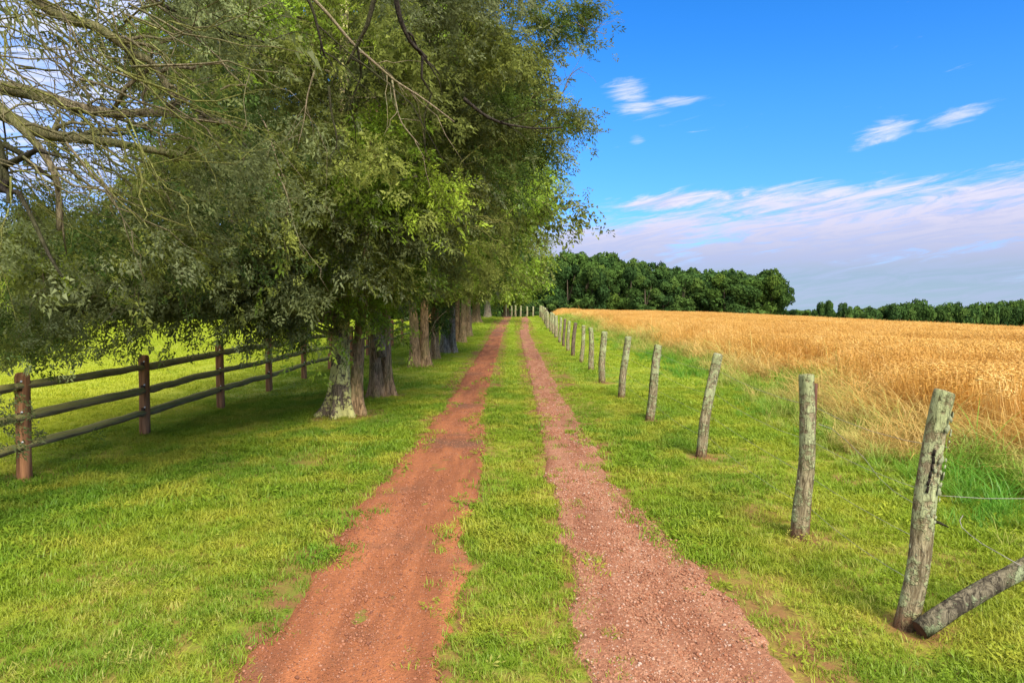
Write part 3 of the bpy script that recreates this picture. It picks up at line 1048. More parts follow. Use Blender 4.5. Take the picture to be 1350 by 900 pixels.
# the leaning log by the nearest post
a, c = np.array((2.14, 3.49, 0.045)), np.array((3.25, 3.66, 0.60))
lg = thing('leaning_log', a, 'weathered round log propped slantwise, its foot against the nearest fence post', 'log')
b = MB()
u = np.linspace(0, 1, 12)
dirv = (c - a)
pts = u[:, None] * dirv + np.stack([0 * u, 0 * u, 0.012 * np.sin(u * 7)], -1)
b.tube(pts, 0.050 - 0.004 * u, 14, 0.055)
link('shaft', b.mesh('shaft', True), M['log'], lg)
b = MB()
dn = dirv / np.linalg.norm(dirv)
e1 = np.cross(dn, (0, 0, 1)); e1 /= np.linalg.norm(e1); e2 = np.cross(dn, e1)
th = np.arange(14) / 14 * 6.283
rg_ = -dn * 0.004 + 0.046 * (np.cos(th)[:, None] * e1 + np.sin(th)[:, None] * e2)
b.add(np.concatenate([rg_, [-dn * 0.006]]), None, [(i, (i + 1) % 14, 14) for i in range(14)])
link('end_grain', b.mesh('end_grain'), M['heart'], lg)

# ------------------------------------------------------------------ split-rail fence
FX = -5.42
rf = thing('rail_fence', (FX, 7.5, float(gz(FX, 7.5))), 'brown three-rail split-rail fence between mown verge and bright pasture', 'fence')
rf_loc = np.array(rf.location)


def fpost_mesh(seed):
    rg = np.random.default_rng(seed)
    hw, ch, H = 0.060, 0.017, 1.22
    prof = [(-hw + ch, -hw), (hw - ch, -hw), (hw, -hw + ch), (hw, hw - ch), (hw - ch, hw), (-hw + ch, hw), (-hw, hw - ch), (-hw, -hw + ch)]
    zs = [-0.2, 0.0, 0.3, 0.62, 0.95, H - 0.045, H - 0.012, H]
    sc = [1.05, 1.03, 1.0, 1.01, 1.0, 1.0, 0.86, 0.55]
    V = []
    for z, s in zip(zs, sc):
        for (x, y) in prof:
            V.append((x * s + rg.normal(0, 0.0015), y * s + rg.normal(0, 0.0015), z))
    n, m_ = len(zs), 8
    Q = [(i * m_ + j, i * m_ + (j + 1) % m_, (i + 1) * m_ + (j + 1) % m_, (i + 1) * m_ + j) for i in range(n - 1) for j in range(m_)]
    V.append((0, 0, H + 0.002))
    T = [((n - 1) * m_ + j, (n - 1) * m_ + (j + 1) % m_, len(V) - 1) for j in range(m_)]
    return mesh_np('post', np.array(V), [np.array(Q), np.array(T)])


def rail_mesh(seed, L):
    rg = np.random.default_rng(seed)
    b = MB()
    u = np.linspace(0, 1, 9)
    pts = np.stack([0.012 * np.sin(u * 3.1 + rg.uniform(0, 3)), u * L - 0.12, rg.normal(0, 0.006, 9)], -1)
    end = np.minimum(u, 1 - u)
    r = 0.062 * (0.62 + 0.38 * sstep(end, 0.0, 0.13)) * rg.uniform(0.93, 1.07, 9)
    b.tube(pts, r, 7, 0.09, True, rg.uniform(0.8, 0.95))
    return b.mesh('rail')


fy = [4.95, 7.5, 10.0, 12.65, 15.15, 17.7, 20.3, 22.95, 25.6, 28.2, 30.8, 33.6, 36.4, 39.2, 42, 44.8, 47.6, 50.4]
fpm = [fpost_mesh(900 + k) for k in range(4)]
rlm = [rail_mesh(920 + k, 2.55 + 0.24) for k in range(7)]
sm = MB(); sm.box((0, 0, 0), (0.030, 0.004, 0.050)); slot_me = sm.mesh('slot')  # thin dark plate stands in for the shade inside the slot
im = MB(); im.tube([(0, 0, 0), (0, -0.012, 0)], 0.011, 8); ins_me = im.mesh('insulator')
for k, y in enumerate(fy):
    zg = float(gz(FX, y))
    o = link('post', fpm[k % 4], M['fpost'], rf)
    o.location = np.array((FX + random.uniform(-0.015, 0.015), y, zg - 0.02)) - rf_loc
    o.rotation_euler = (random.uniform(-0.012, 0.012), random.uniform(-0.012, 0.012), random.uniform(-0.05, 0.05))
    for hz in (0.36, 0.69, 1.03):
        if k < 6:
            s_ = link('slot', slot_me, M['slot'], o)
            s_.location = (0.008, -0.0585, hz + 0.04)
        if 0 < k < 6:
            s_ = link('insulator', ins_me, M['insul'], o)
            s_.location = (0.034, -0.061, hz + 0.098)
        if k < len(fy) - 1:
            ln = fy[k + 1] - y
            zr = float(gz(FX, fy[k + 1]))
            q = link('rail', rlm[(k * 3 + int(hz * 10)) % 7], M['rail'], rf)
            up = 0.022 if k % 2 else -0.022
            q.location = np.array((FX + (0.012 if k % 2 else -0.016), y, zg + hz + up)) - rf_loc
            q.rotation_euler = (math.atan2(zr - zg + (-0.03 if k % 2 else 0.03), ln), random.uniform(-0.2, 0.2) , 0)
            q.scale = (1, (ln + 0.24) / 2.79, 1)


# ------------------------------------------------------------------ trees
def spray_template(K, seed, kind='cedar'):
    """one unit-long spray of small leaves: vertices (4K) and quads"""
    r = np.random.default_rng(seed)
    V = []
    for k in range(K):
        t_ = (k + 0.5) / K
        side = 1 if k % 2 else -1
        if kind == 'cedar':                                      # leaves sit along short branchlets either side of the twig
            nb = 7
            bi = k % nb
            tb = 0.10 + 0.85 * bi / (nb - 1)
            sb = 1 if bi % 2 else -1
            lb = (0.52 - 0.30 * tb) * (0.15 + 0.85 * (k // nb) / max(1, (K - 1) // nb))
            ab = sb * (0.85 - 0.3 * tb)
            o = np.array([tb * 0.8 + lb * math.cos(ab), lb * math.sin(ab), r.normal(0, 0.05)])
            an = ab + r.normal(0, 0.55)
            L_ = r.uniform(0.12, 0.21)
            W_ = L_ * r.uniform(0.46, 0.70)
        else:
            o = np.array([t_ * 0.9, side * r.uniform(0.05, 0.3), r.normal(0, 0.12)])
            an = side * r.uniform(0.2, 1.4)
            L_ = r.uniform(0.22, 0.36)
            W_ = L_ * r.uniform(0.5, 0.7)
        dv = np.array([math.cos(an), math.sin(an), r.normal(0, 0.35)])
        dv /= np.linalg.norm(dv)
        sv_ = np.cross(dv, r.normal(0, 1, 3))
        sv_ /= np.linalg.norm(sv_)
        if kind == 'cedar':
            V += [o + sv_ * W_ * 0.5, o + dv * L_, o - sv_ * W_ * 0.5]
        else:
            V += [o, o + dv * L_ * 0.5 + sv_ * W_ * 0.5, o + dv * L_, o + dv * L_ * 0.5 - sv_ * W_ * 0.5]
    return np.array(V)


TPL = {}


def grow(pos, axis_, scale, tint, K, kind='cedar', jitter=0.16):
    """sprays at pos pointing along axis_: returns vertices, quads, tints"""
    n = len(pos)
    A = axis_ / (np.linalg.norm(axis_, axis=1)[:, None] + 1e-9)
    B = np.cross(A, R.normal(0, 1, (n, 3)))
    B /= np.linalg.norm(B, axis=1)[:, None] + 1e-9
    C = np.cross(A, B)
    sel = R.integers(0, 4, n)
    c = 3 if kind == 'cedar' else 4
    V = np.empty((n, c * K, 3), np.float32)
    for v in range(4):
        key = (K, v, kind)
        if key not in TPL: TPL[key] = spray_template(K, 40 + v * 7 + K, kind)
        T = TPL[key]
        i = np.where(sel == v)[0]
        if len(i) == 0: continue
        s = scale[i][:, None, None]
        bend = -0.25 * T[:, 0] ** 2
        V[i] = pos[i][:, None] + s * (T[None, :, 0:1] * A[i][:, None] + T[None, :, 1:2] * B[i][:, None] + T[None, :, 2:3] * C[i][:, None])
        V[i, :, 2] += (s[..., 0] * bend[None])
    Q = np.arange(n * c * K).reshape(-1, c)
    tn = tint * (1 + R.normal(0, jitter, (n, 1)))
    tn = np.repeat(tn, c * K, 0)
    # young tips are a touch lighter
    tn = tn * (1 + 0.22 * R.uniform(-1, 1, (n * K, 1)).repeat(c, 0))
    return V.reshape(-1, 3), Q, np.clip(tn, 0.008, 0.6)


def prof(tab, z):
    k = sorted(tab)
    return np.interp(z, k, [tab[q] for q in k])


PAL = {'grey': ((0.190, 0.225, 0.090), (0.250, 0.290, 0.130), (0.145, 0.170, 0.062)),
       'olive': ((0.185, 0.220, 0.044), (0.250, 0.285, 0.060), (0.130, 0.152, 0.035)),
       'bright': ((0.235, 0.360, 0.034), (0.310, 0.425, 0.042), (0.175, 0.275, 0.028)),
       'deep': ((0.080, 0.140, 0.026), (0.115, 0.180, 0.032), (0.06, 0.105, 0.022))}


def crown_points(tx, ty, right, left, depth, zb, zt, n, zpow=1.0):
    """cluster centres inside an uneven envelope about the trunk"""
    z = zb + (zt - zb) * R.uniform(0, 1, n) ** zpow
    th = R.uniform(0, 6.283, n)
    c, s = np.cos(th), np.sin(th)
    side = np.where(c > 0, prof(right, z), prof(left, z))
    r = np.sqrt((side * c) ** 2 + (prof(depth, z) * s) ** 2)
    r = r * (0.78 + 0.40 * vnoise(th * 1.6 + tx, z * 1.1 + ty, 5))
    u = R.uniform(0.22, 1, n) ** 0.55
    return np.stack([tx + r * u * c, ty + r * u * s, z], -1)


def foliage(tx, ty, C, per, sig, size, K, pal, kind='cedar', hang=0.55, keep=None):
    """sprays clustered about centres C"""
    n = len(C)
    cnt = np.maximum(3, (per * R.uniform(0.5, 1.5, n)).astype(int))
    idx = np.repeat(np.arange(n), cnt)
    stretch = C - np.array([tx, ty, 0.0])
    stretch[:, 2] = -0.25
    stretch /= np.linalg.norm(stretch, axis=1)[:, None]
    off = R.normal(0, 1, (len(idx), 3)) * np.array([sig, sig, sig * 0.7]) + stretch[idx] * R.normal(0, sig * 0.9, (len(idx), 1))
    pos = C[idx] + off
    pos[:, 2] -= 0.25 * (off[:, 0] ** 2 + off[:, 1] ** 2) / max(sig, 1e-3)
    if keep is not None:
        k = keep(pos)
        pos, idx = pos[k], idx[k]
    outw = pos - np.array([tx, ty, 0])
    outw[:, 2] = 0
    outw /= np.linalg.norm(outw, axis=1)[:, None] + 1e-6
    ax = outw * 0.6 + R.normal(0, 0.62, pos.shape) + np.array([0, 0, -hang * 0.5])
    names = list(pal)
    w_ = np.array([pal[k] for k in names], float)
    pk = R.choice(len(names), n, p=w_ / w_.sum())
    tones = np.array([PAL[k] for k in names])
    tint = tones[pk, R.integers(0, 3, n)]
    tint = tint * R.uniform(0.72, 1.22, (n, 1))
    sc = size * R.uniform(0.65, 1.3, len(pos))
    return grow(pos, ax, sc, tint[idx], K, kind)


def join_leaves(parts):
    V = np.concatenate([p[0] for p in parts])
    n, Q = 0, []
    for p in parts:
        Q.append(p[1] + n)
        n += len(p[0])
    return V, np.concatenate(Q), np.concatenate([p[2] for p in parts])


def crown_part(root, loc, parts, mat, name='crown'):
    V, Q, T = join_leaves(parts)
    o = link(name, mesh_np(name, V - np.array(loc), Q, T), mat, root)
    o['kind'] = 'stuff'
    return o


def trunk_mesh(path, r0, flare, lobes, seed, taper=0.55, sides=28, top=None):
    """path: points from the ground up, relative to the tree's base"""
    rg = np.random.default_rng(seed)
    path = np.array(path, float)
    tt_ = np.linspace(0, 1, len(path))
    u = np.concatenate([np.linspace(0, 0.12, 9), np.linspace(0.15, 1, 14)])
    Pp = np.stack([np.interp(u, tt_, path[:, k]) for k in range(3)], -1)
    th = np.arange(sides) / sides * 2 * np.pi
    ph = rg.uniform(0, 6.28, 5)
    V = []
    for k, (p, uu) in enumerate(zip(Pp, u)):
        hz = max(p[2], 0)
        q = r0 * (1 - taper * uu)
        f = flare * math.exp(-hz / 0.25)
        root = np.clip(0.35 + 0.65 * np.cos(lobes * th + ph[0]) + 0.3 * np.cos((lobes - 1) * th + ph[1]), 0, 1.4)
        rr = q * (1 + 0.09 * np.cos(5 * th + ph[2] + hz * 0.5) + 0.06 * np.cos(8 * th + ph[3] - hz * 0.8)) + f * root
        rr = rr * (1 + 0.09 * (vnoise(th * 3 + 5, np.full(sides, hz * 3.0 + seed), seed) - 0.5))
        V.append(np.stack([p[0] + rr * np.cos(th), p[1] + rr * np.sin(th), np.full(sides, p[2])], -1))
    n = len(u)
    i = np.arange(n - 1)[:, None] * sides
    j = np.arange(sides)[None]
    k = (j + 1) % sides
    return mesh_np('trunk', np.concatenate(V), np.stack([i + j, i + k, i + sides + k, i + sides + j], -1).reshape(-1, 4), smooth=True)


def limb_curve(a, b, sag=0.25, n=7, wig=0.06):
    a, b = np.array(a, float), np.array(b, float)
    u = np.linspace(0, 1, n)
    L_ = np.linalg.norm(b - a)
    p = a + (b - a) * u[:, None]
    p[:, 2] += sag * L_ * np.sin(np.pi * u) * 0.6
    p[1:-1] += R.normal(0, wig * L_ / 4, (n - 2, 3))
    return p


def add_limbs(root, loc, stem, C, count, r0, mat, dead=0, deadmat=None, lo=0.1):
    """a handful of limbs as parts of their own, the finer twigs joined into one part"""
    loc = np.array(loc, float)
    z = C[:, 2]
    pick = R.choice(len(C), min(count, len(C)), replace=False)
    fine = MB()
    for q, k in enumerate(pick):
        c = C[k]
        h = max(c[2] - R.uniform(0.1, 0.7), loc[2] + 1.3)
        s0 = np.array([np.interp(h - loc[2], stem[:, 2], stem[:, i]) for i in (0, 1)])
        a = np.array([loc[0] + s0[0], loc[1] + s0[1], h])
        pts = limb_curve(a, c, R.uniform(-0.1, 0.25), 8) - loc
        if q < count // 4:
            b = MB()
            b.tube(pts, r0 * np.linspace(1.0, 0.22, 8), 7, 0.06)
            link('limb', b.mesh('limb', True), mat, root)
        else:
            fine.tube(pts, r0 * 0.42 * np.linspace(1.0, 0.2, 8), 4)
        for _ in range(2):
            p0 = pts[R.integers(3, 8)]
            fine.tube(limb_curve(p0, p0 + R.normal(0, 0.5, 3) * (1, 1, 0.6), 0.1, 5), r0 * 0.14 * np.linspace(1, 0.3, 5), 3)
    o = link('twigs', fine.mesh('twigs', True), mat, root)
    o['kind'] = 'stuff'
    if dead:
        fine = MB()
        for _ in range(dead):
            c = C[R.integers(0, len(C))] + R.normal(0, 0.3, 3)
            dv = R.normal(0, 1, 3) * (1, 1, 0.7)
            dv /= np.linalg.norm(dv)
            L_ = R.uniform(0.35, 1.0)
            pts = limb_curve(c, c + dv * L_, R.uniform(-0.3, 0.3), 6, 0.18) - loc
            fine.tube(pts, R.uniform(0.006, 0.012) * np.linspace(1, 0.3, 6), 4)
            for _k in range(3):
                p0 = pts[R.integers(1, 5)]
                fine.tube(limb_curve(p0, p0 + (dv + R.normal(0, 0.7, 3)) * L_ * 0.4, 0.1, 4, 0.2), 0.004 * np.linspace(1, 0.4, 4), 3)
        o = link('dead_twigs', fine.mesh('dead_twigs', True), deadmat, root)
        o['kind'] = 'stuff'


def pathbranch(root, loc, pix, d0, d1, r0, r1, mat, name='limb', sides=8, fork=0):
    """a branch through points of the photograph at depths d0..d1"""
    n = len(pix)
    pts = np.array([P(x, y, d0 + (d1 - d0) * k / (n - 1)) for k, (x, y) in enumerate(pix)]) - np.array(loc)
    u = np.linspace(0, 1, 3 * n)
    sm_ = np.stack([np.interp(u, np.linspace(0, 1, n), pts[:, k]) for k in range(3)], -1)
    sm_[1:-1] = (sm_[:-2] + 2 * sm_[1:-1] + sm_[2:]) / 4
    b = MB()
    b.tube(sm_, np.linspace(r0, r1, len(u)), sides, 0.06)
    for _ in range(fork):
        p0 = sm_[R.integers(len(u) // 3, len(u) - 1)]
        dv = (sm_[-1] - sm_[0])
        dv = dv / np.linalg.norm(dv) + R.normal(0, 0.6, 3)
        b.tube(limb_curve(p0, p0 + dv * R.uniform(0.2, 0.6), 0.1, 6, 0.15), r1 * np.linspace(0.9, 0.3, 6), 5)
    return link(name, b.mesh(name, True), mat, root)


def G(x, y):
    return float(gz(x, y))


AV = 'trees lining the left side of the track'
# --- T1, the lichen-covered cedar nearest the middle ------------------------------------------------
T1 = (-2.72, 10.8)
loc = np.array((T1[0], T1[1], G(*T1)))
t1 = thing('cedar_tree', loc, 'cedar with pale green lichen coating its flared trunk, nearest whole trunk', 'tree', AV)
stem = np.array([(0, 0, -0.15), (0.0, 0, 0.6), (0.03, 0.02, 1.5), (0.05, 0.05, 3), (0.1, 0.1, 6), (0.15, 0.1, 10.5)])
link('trunk', trunk_mesh(stem, 0.165, 0.25, 5, 1, 0.7), M['bark_lichen'], t1)
stem2 = np.array([(0.20, 0.10, -0.15), (0.22, 0.14, 0.6), (0.27, 0.24, 1.6), (0.42, 0.4, 3), (0.55, 0.5, 5)])
link('second_stem', trunk_mesh(stem2, 0.105, 0.13, 4, 2, 0.5), M['bark'], t1)
right = {0.9: 0.5, 1.5: 0.9, 2.0: 1.3, 2.6: 1.7, 3.2: 2.2, 3.8: 2.5, 4.6: 2.8, 5.6: 2.9, 7: 3.0, 9: 2.2, 11: 0.5}
left = {0.9: 3.5, 1.4: 4.3, 2.2: 4.9, 3.0: 4.7, 3.6: 3.0, 4.3: 2.4, 6: 2.4, 9: 1.6, 11: 0.4}
dep = {0.9: 1.4, 1.5: 2.2, 2.2: 3.0, 4: 3.6, 7: 3.4, 11: 0.4}
C = crown_points(*T1, right, left, dep, 1.75, 6.6, 310, 1.1)


def keep1(p):
    x, y, z = p.T
    front = (y < T1[1] + 0.3)
    px_ = 675 + x * F / y
    py_ = 400 + (CAM_H - z) * F / y
    clear = front & (px_ > 424) & (px_ < 522) & (z < 1.85 + 0.25 * vnoise(px_ / 14, px_ * 0, 3))
    low = ((z < 1.7) & (x > T1[0] - 0.45)) | (z < 1.5 + 0.35 * vnoise(x * 1.8, y * 1.8, 4))
    road = (x > -1.9) & (z < 1.75 + 0.6 * sstep(x, -1.9, -0.6))
    return ~(clear | low | road)


def keep1h(p):
    px_ = 675 + p[:, 0] * F / p[:, 1]
    return ~((px_ > 418) | (p[:, 2] < 1.12))


parts = [foliage(*T1, C, 72, 0.22, 0.255, 22, {'grey': 3.5, 'olive': 5, 'bright': 1.2}, keep=keep1)]
hangs = [(30, 455, 7.6), (55, 430, 7.8), (8, 470, 7.4), (90, 405, 8), (150, 400, 8.2), (190, 425, 8.6), (215, 435, 8.8), (245, 410, 8.8), (290, 415, 9), (320, 425, 9.2), (350, 440, 9.3), (375, 455, 9.5), (390, 445, 9.6),
         (330, 395, 9), (270, 385, 9), (200, 390, 8.8), (120, 375, 8.4), (60, 380, 8), (380, 410, 9.4), (230, 350, 8.8), (150, 330, 8.6), (300, 340, 9), (360, 350, 9.3), (80, 330, 8.4), (20, 340, 8), (20, 400, 7.8)]
H = np.array([P(x, y - 36, dd) for x, y, dd in hangs])
H = np.concatenate([H, H + R.normal(0, 0.22, H.shape) + (0, 0.3, 0.12)])
parts.append(foliage(*T1, H, 70, 0.21, 0.24, 22, {'grey': 5, 'olive': 3, 'deep': 1}, hang=0.6, keep=keep1h))
# lighter young growth in the middle of the crown, as in the photograph
B_ = np.array([P(x, y, dd) for x, y, dd in [(440, 235, 8.6), (470, 255, 8.8), (500, 240, 9), (430, 265, 8.7), (515, 175, 8.8), (525, 120, 8.6), (490, 160, 8.8), (545, 250, 9.4), (460, 390, 10.2), (500, 400, 10.6), (440, 375, 10.1), (520, 350, 10.5), (410, 430, 9.9), (500, 60, 8.6), (540, 330, 10.8), (430, 330, 10)]])
B_ = np.concatenate([B_, B_ + R.normal(0, 0.2, B_.shape)])
parts.append(foliage(*T1, B_, 44, 0.19, 0.27, 22, {'bright': 6, 'olive': 1}))
BO = np.array([P(x, y, dd) for x, y, dd in [(690, 18, 10.2), (722, 30, 10.3), (748, 14, 10.4), (772, 8, 10.5), (764, 40, 10.5), (735, 58, 10.4), (708, 90, 10.3), (690, 120, 10.2), (722, 162, 10.4), (742, 160, 10.5), (758, 157, 10.6),
                                              (700, 165, 10.3), (730, 190, 10.4), (712, 205, 10.3), (680, 185, 10.2), (662, 60, 10), (655, 140, 10), (640, 200, 9.9), (668, 230, 10)]])
parts.append(foliage(*T1, np.concatenate([BO, BO + R.normal(0, 0.10, BO.shape)]), 34, 0.13, 0.21, 22, {'olive': 3, 'deep': 2}, hang=0.15))
crown_part(t1, loc, parts, M['cedar'])
add_limbs(t1, loc, stem, np.concatenate([C, H]), 90, 0.045, M['branch'], 70, M['dead_twig'])
pathbranch(t1, loc, [(410, 0), (440, 30), (468, 65), (500, 92), (522, 112), (560, 135), (600, 165)], 6.6, 7.0, 0.018, 0.006, M['dead_twig'], 'dead_branch', 6, 7)
pathbranch(t1, loc, [(520, 112), (526, 150), (532, 168), (555, 195)], 6.8, 6.9, 0.010, 0.004, M['dead_twig'], 'dead_branch', 5, 3)
pathbranch(t1, loc, [(503, -12), (490, 40), (478, 62), (462, 92)], 6.4, 6.6, 0.026, 0.012, M['dark_branch'], 'limb', 7, 3)
pathbranch(t1, loc, [(523, -12), (530, 35), (545, 66), (565, 84)], 6.6, 6.9, 0.030, 0.016, M['dark_branch'], 'limb', 7, 3)
pathbranch(t1, loc, [(192, -6), (225, 18), (262, 32), (300, 50), (335, 59), (365, 66)], 6.4, 6.8, 0.026, 0.008, M['dark_branch'], 'limb', 7, 6)
pathbranch(t1, loc, [(405, -6), (420, 25), (430, 70), (433, 82)], 6.0, 6.2, 0.016, 0.008, M['dark_branch'], 'limb', 6, 3)
pathbranch(t1, loc, [(438, 120), (440, 150), (448, 185), (446, 200)], 6.8, 6.9, 0.014, 0.006, M['dark_branch'], 'limb', 6, 2)
pathbranch(t1, loc, [(612, 135), (640, 158), (665, 168), (705, 174), (740, 172)], 8.0, 8.4, 0.022, 0.008, M['dark_branch'], 'limb', 6, 5)
pathbranch(t1, loc, [(690, 142), (722, 138), (742, 128), (750, 105), (765, 95)], 10.4, 10.6, 0.014, 0.004, M['dead_twig'], 'dead_branch', 5, 9)
pathbranch(t1, loc, [(735, 45), (755, 38), (770, 47), (795, 54)], 10.2, 10.4, 0.012, 0.004, M['dead_twig'], 'dead_branch', 5, 5)
# tan dead twigs that droop in front of the lower crown
for (x, y) in [(345, 180), (275, 240), (215, 200), (150, 300), (330, 230), (55, 320), (250, 320), (420, 130), (370, 260), (190, 330)]:
    dx_ = random.uniform(-25, 45)
    pathbranch(t1, loc, [(x, y - 30), (x + dx_ * 0.4, y), (x + dx_ * 0.6, y + 35), (x + dx_, y + 70)], 6.4, 6.5, 0.009, 0.003, M['dead_twig'], 'dead_branch', 5, 5)
b = MB()
for k in range(46):                                            # mossy yellow-green tangle right of the trunk
    a = P(random.uniform(520, 640), random.uniform(225, 300), random.uniform(9.5, 10.3)) - loc
    dv = np.array([R.uniform(-0.2, 1.0), R.normal(0, 0.3), R.normal(-0.1, 0.5)])
    b.tube(limb_curve(a, a + dv * R.uniform(0.3, 0.8), R.uniform(-0.3, 0.4), 7, 0.2), R.uniform(0.005, 0.011) * np.linspace(1, 0.4, 7), 4)
o = link('mossy_twigs', b.mesh('mossy_twigs', True), M['moss_twig'], t1)
o['kind'] = 'stuff'

# --- T0, the cedar just outside the left edge whose limbs reach into the picture --------------------
T0 = (-4.35, 5.0)
loc = np.array((T0[0], T0[1], G(*T0)))
t0 = thing('cedar_tree', loc, 'cedar whose thick bare limbs reach in at the upper left edge', 'tree', AV)
stem = np.array([(0, 0, -0.15), (0, 0, 0.8), (0.05, 0, 2), (0.1, 0, 4), (0.1, 0.1, 9)])
link('trunk', trunk_mesh(stem, 0.24, 0.2, 5, 3, 0.75), M['bark'], t0)
A0 = (-75, 140)
pathbranch(t0, loc, [A0, (-20, 118), (25, 122), (70, 133), (105, 145), (160, 156), (212, 152), (265, 160), (335, 171)], 5.0, 5.6, 0.062, 0.022, M['branch'], 'limb', 10, 6)
pathbranch(t0, loc, [A0, (-20, 140), (25, 160), (62, 180), (110, 186), (150, 190), (200, 200), (245, 207)], 5.0, 5.3, 0.058, 0.024, M['branch'], 'limb', 10, 5)
pathbranch(t0, loc, [(-80, -90), (10, -45), (52, -6), (78, 24), (108, 36), (140, 44), (165, 62), (185, 77), (210, 88), (222, 108), (236, 135)], 4.8, 5.3, 0.050, 0.020, M['branch'], 'limb', 9, 6)
pathbranch(t0, loc, [A0, (-10, 130), (20, 155), (55, 190), (80, 228), (84, 262), (82, 305)], 4.9, 5.0, 0.038, 0.016, M['branch'], 'limb', 9, 4)
pathbranch(t0, loc, [(-60, 230), (0, 180), (10, 215), (16, 255)], 5.0, 4.9, 0.06, 0.03, M['dark_branch'], 'limb', 8, 4)
b = MB()
for k in range(200):                                           # sheaf of thin bare twigs, mostly running down to the right
    x0_, y0_ = random.uniform(-60, 190), random.uniform(-40, 240)
    a = P(x0_, y0_, random.uniform(4.3, 6.2)) - loc
    an = random.gauss(-0.6, 0.5)
    L_ = random.uniform(0.35, 1.15)
    dv = np.array([math.cos(an), R.normal(0, 0.35), math.sin(an)])
    pts = limb_curve(a, a + dv * L_, R.uniform(-0.25, 0.15), 7, 0.09)
    b.tube(pts, R.uniform(0.004, 0.011) * np.linspace(1, 0.3, 7), 4)
    for _ in range(2):
        p0 = pts[R.integers(2, 6)]
        b.tube(limb_curve(p0, p0 + (dv + R.normal(0, 0.5, 3)) * L_ * 0.45, 0.0, 5, 0.12), 0.0035 * np.linspace(1, 0.4, 5), 3)
    if k == 90:
        o = link('bare_twigs', b.mesh('bare_twigs', True), M['moss_twig'], t0)
        o['kind'] = 'stuff'
        b = MB()
o = link('bare_twigs', b.mesh('bare_twigs', True), M['branch'], t0)
o['kind'] = 'stuff'
cs = []
for k in range(120):
    x_, y_ = random.uniform(-30, 330), random.uniform(-40, 330)
    if x_ < 250 and y_ < 265 and random.random() < 0.88: continue
    cs.append(P(x_, y_, random.uniform(4.9, 6.6)))
cs += [P(-34, 532, 5.4), P(2, 416, 6.4), P(40, 426, 6.6), P(52, 436, 6.8), P(15, 436, 6.6), P(75, 412, 6.8)]
cs = np.array(cs)
up = crown_points(*T0, {2: 1.5, 4: 2.6, 8: 2.0, 9: 0.3}, {2: 3, 6: 3, 9: 0.3}, {2: 1.5, 4: 2.6, 8: 2, 9: 0.3}, 4.8, 8.0, 14)
parts = [foliage(*T0, cs, 46, 0.17, 0.165, 26, {'grey': 4, 'olive': 3, 'deep': 1}), foliage(*T0, up, 22, 0.34, 0.36, 20, {'grey': 3, 'olive': 3})]
crown_part(t0, loc, parts, M['cedar'])

# --- T1b and the rest of the row -------------------------------------------------------------------
AVENUE = [
    # x, y, stems, trunk radius, flare, crown right reach, low z, top, sprays K, clusters, palette, kind, bark, label
    (-2.52, 13.0, 2, 0.155, 0.14, 3.1, 2.3, 9.0, 22, 230, {'olive': 5, 'deep': 1, 'bright': 2}, 'cedar', 'bark', 'brown fluted cedar standing close behind the lichen-coated trunk'),
    (-2.62, 19.2, 2, 0.21, 0.13, 3.9, 2.0, 12.0, 20, 240, {'olive': 4, 'bright': 2}, 'cedar', 'bark', 'stout brown cedar with two fused stems, midway along the row'),
    (-2.47, 21.8, 1, 0.15, 0.08, 3.4, 2.3, 11.5, 14, 230, {'deep': 2, 'bright': 2, 'olive': 1}, 'broad', 'bark', 'slim dark trunk hung with ivy between two stout cedars'),
    (-2.28, 24.4, 2, 0.20, 0.12, 3.5, 2.4, 12.5, 18, 190, {'olive': 3, 'bright': 2}, 'cedar', 'bark_grey', 'grey mossy tree behind the ivy-hung trunk'),
    (-2.45, 30.5, 3, 0.20, 0.10, 4.1, 2.6, 13.0, 18, 190, {'olive': 3, 'bright': 3, 'deep': 1}, 'cedar', 'bark', 'brown triple-stemmed tree at the start of the gap in the row'),
    (-2.30, 35.0, 1, 0.26, 0.12, 4.2, 2.6, 13.0, 11, 130, {'bright': 3, 'olive': 2}, 'broad', 'bark', 'tree just beyond the triple-stemmed trunk with light green leaves'),
    (-2.55, 48.5, 1, 0.36, 0.28, 5.0, 2.0, 14.0, 12, 210, {'bright': 5, 'olive': 2}, 'broad', 'bark', 'broad bright green tree standing alone past the gap'),
    (-2.2, 61.5, 1, 0.36, 0.2, 4.2, 2.4, 12.0, 10, 130, {'bright': 2, 'olive': 3}, 'broad', 'bark_grey', 'pale grey trunk on the crest at the end of the row'),
    (-0.6, 71.0, 1, 0.34, 0.2, 3.8, 1.4, 11.0, 10, 160, {'bright': 4, 'deep': 1}, 'broad', 'bark', 'light green tree beyond the crest where the track ends'),
]
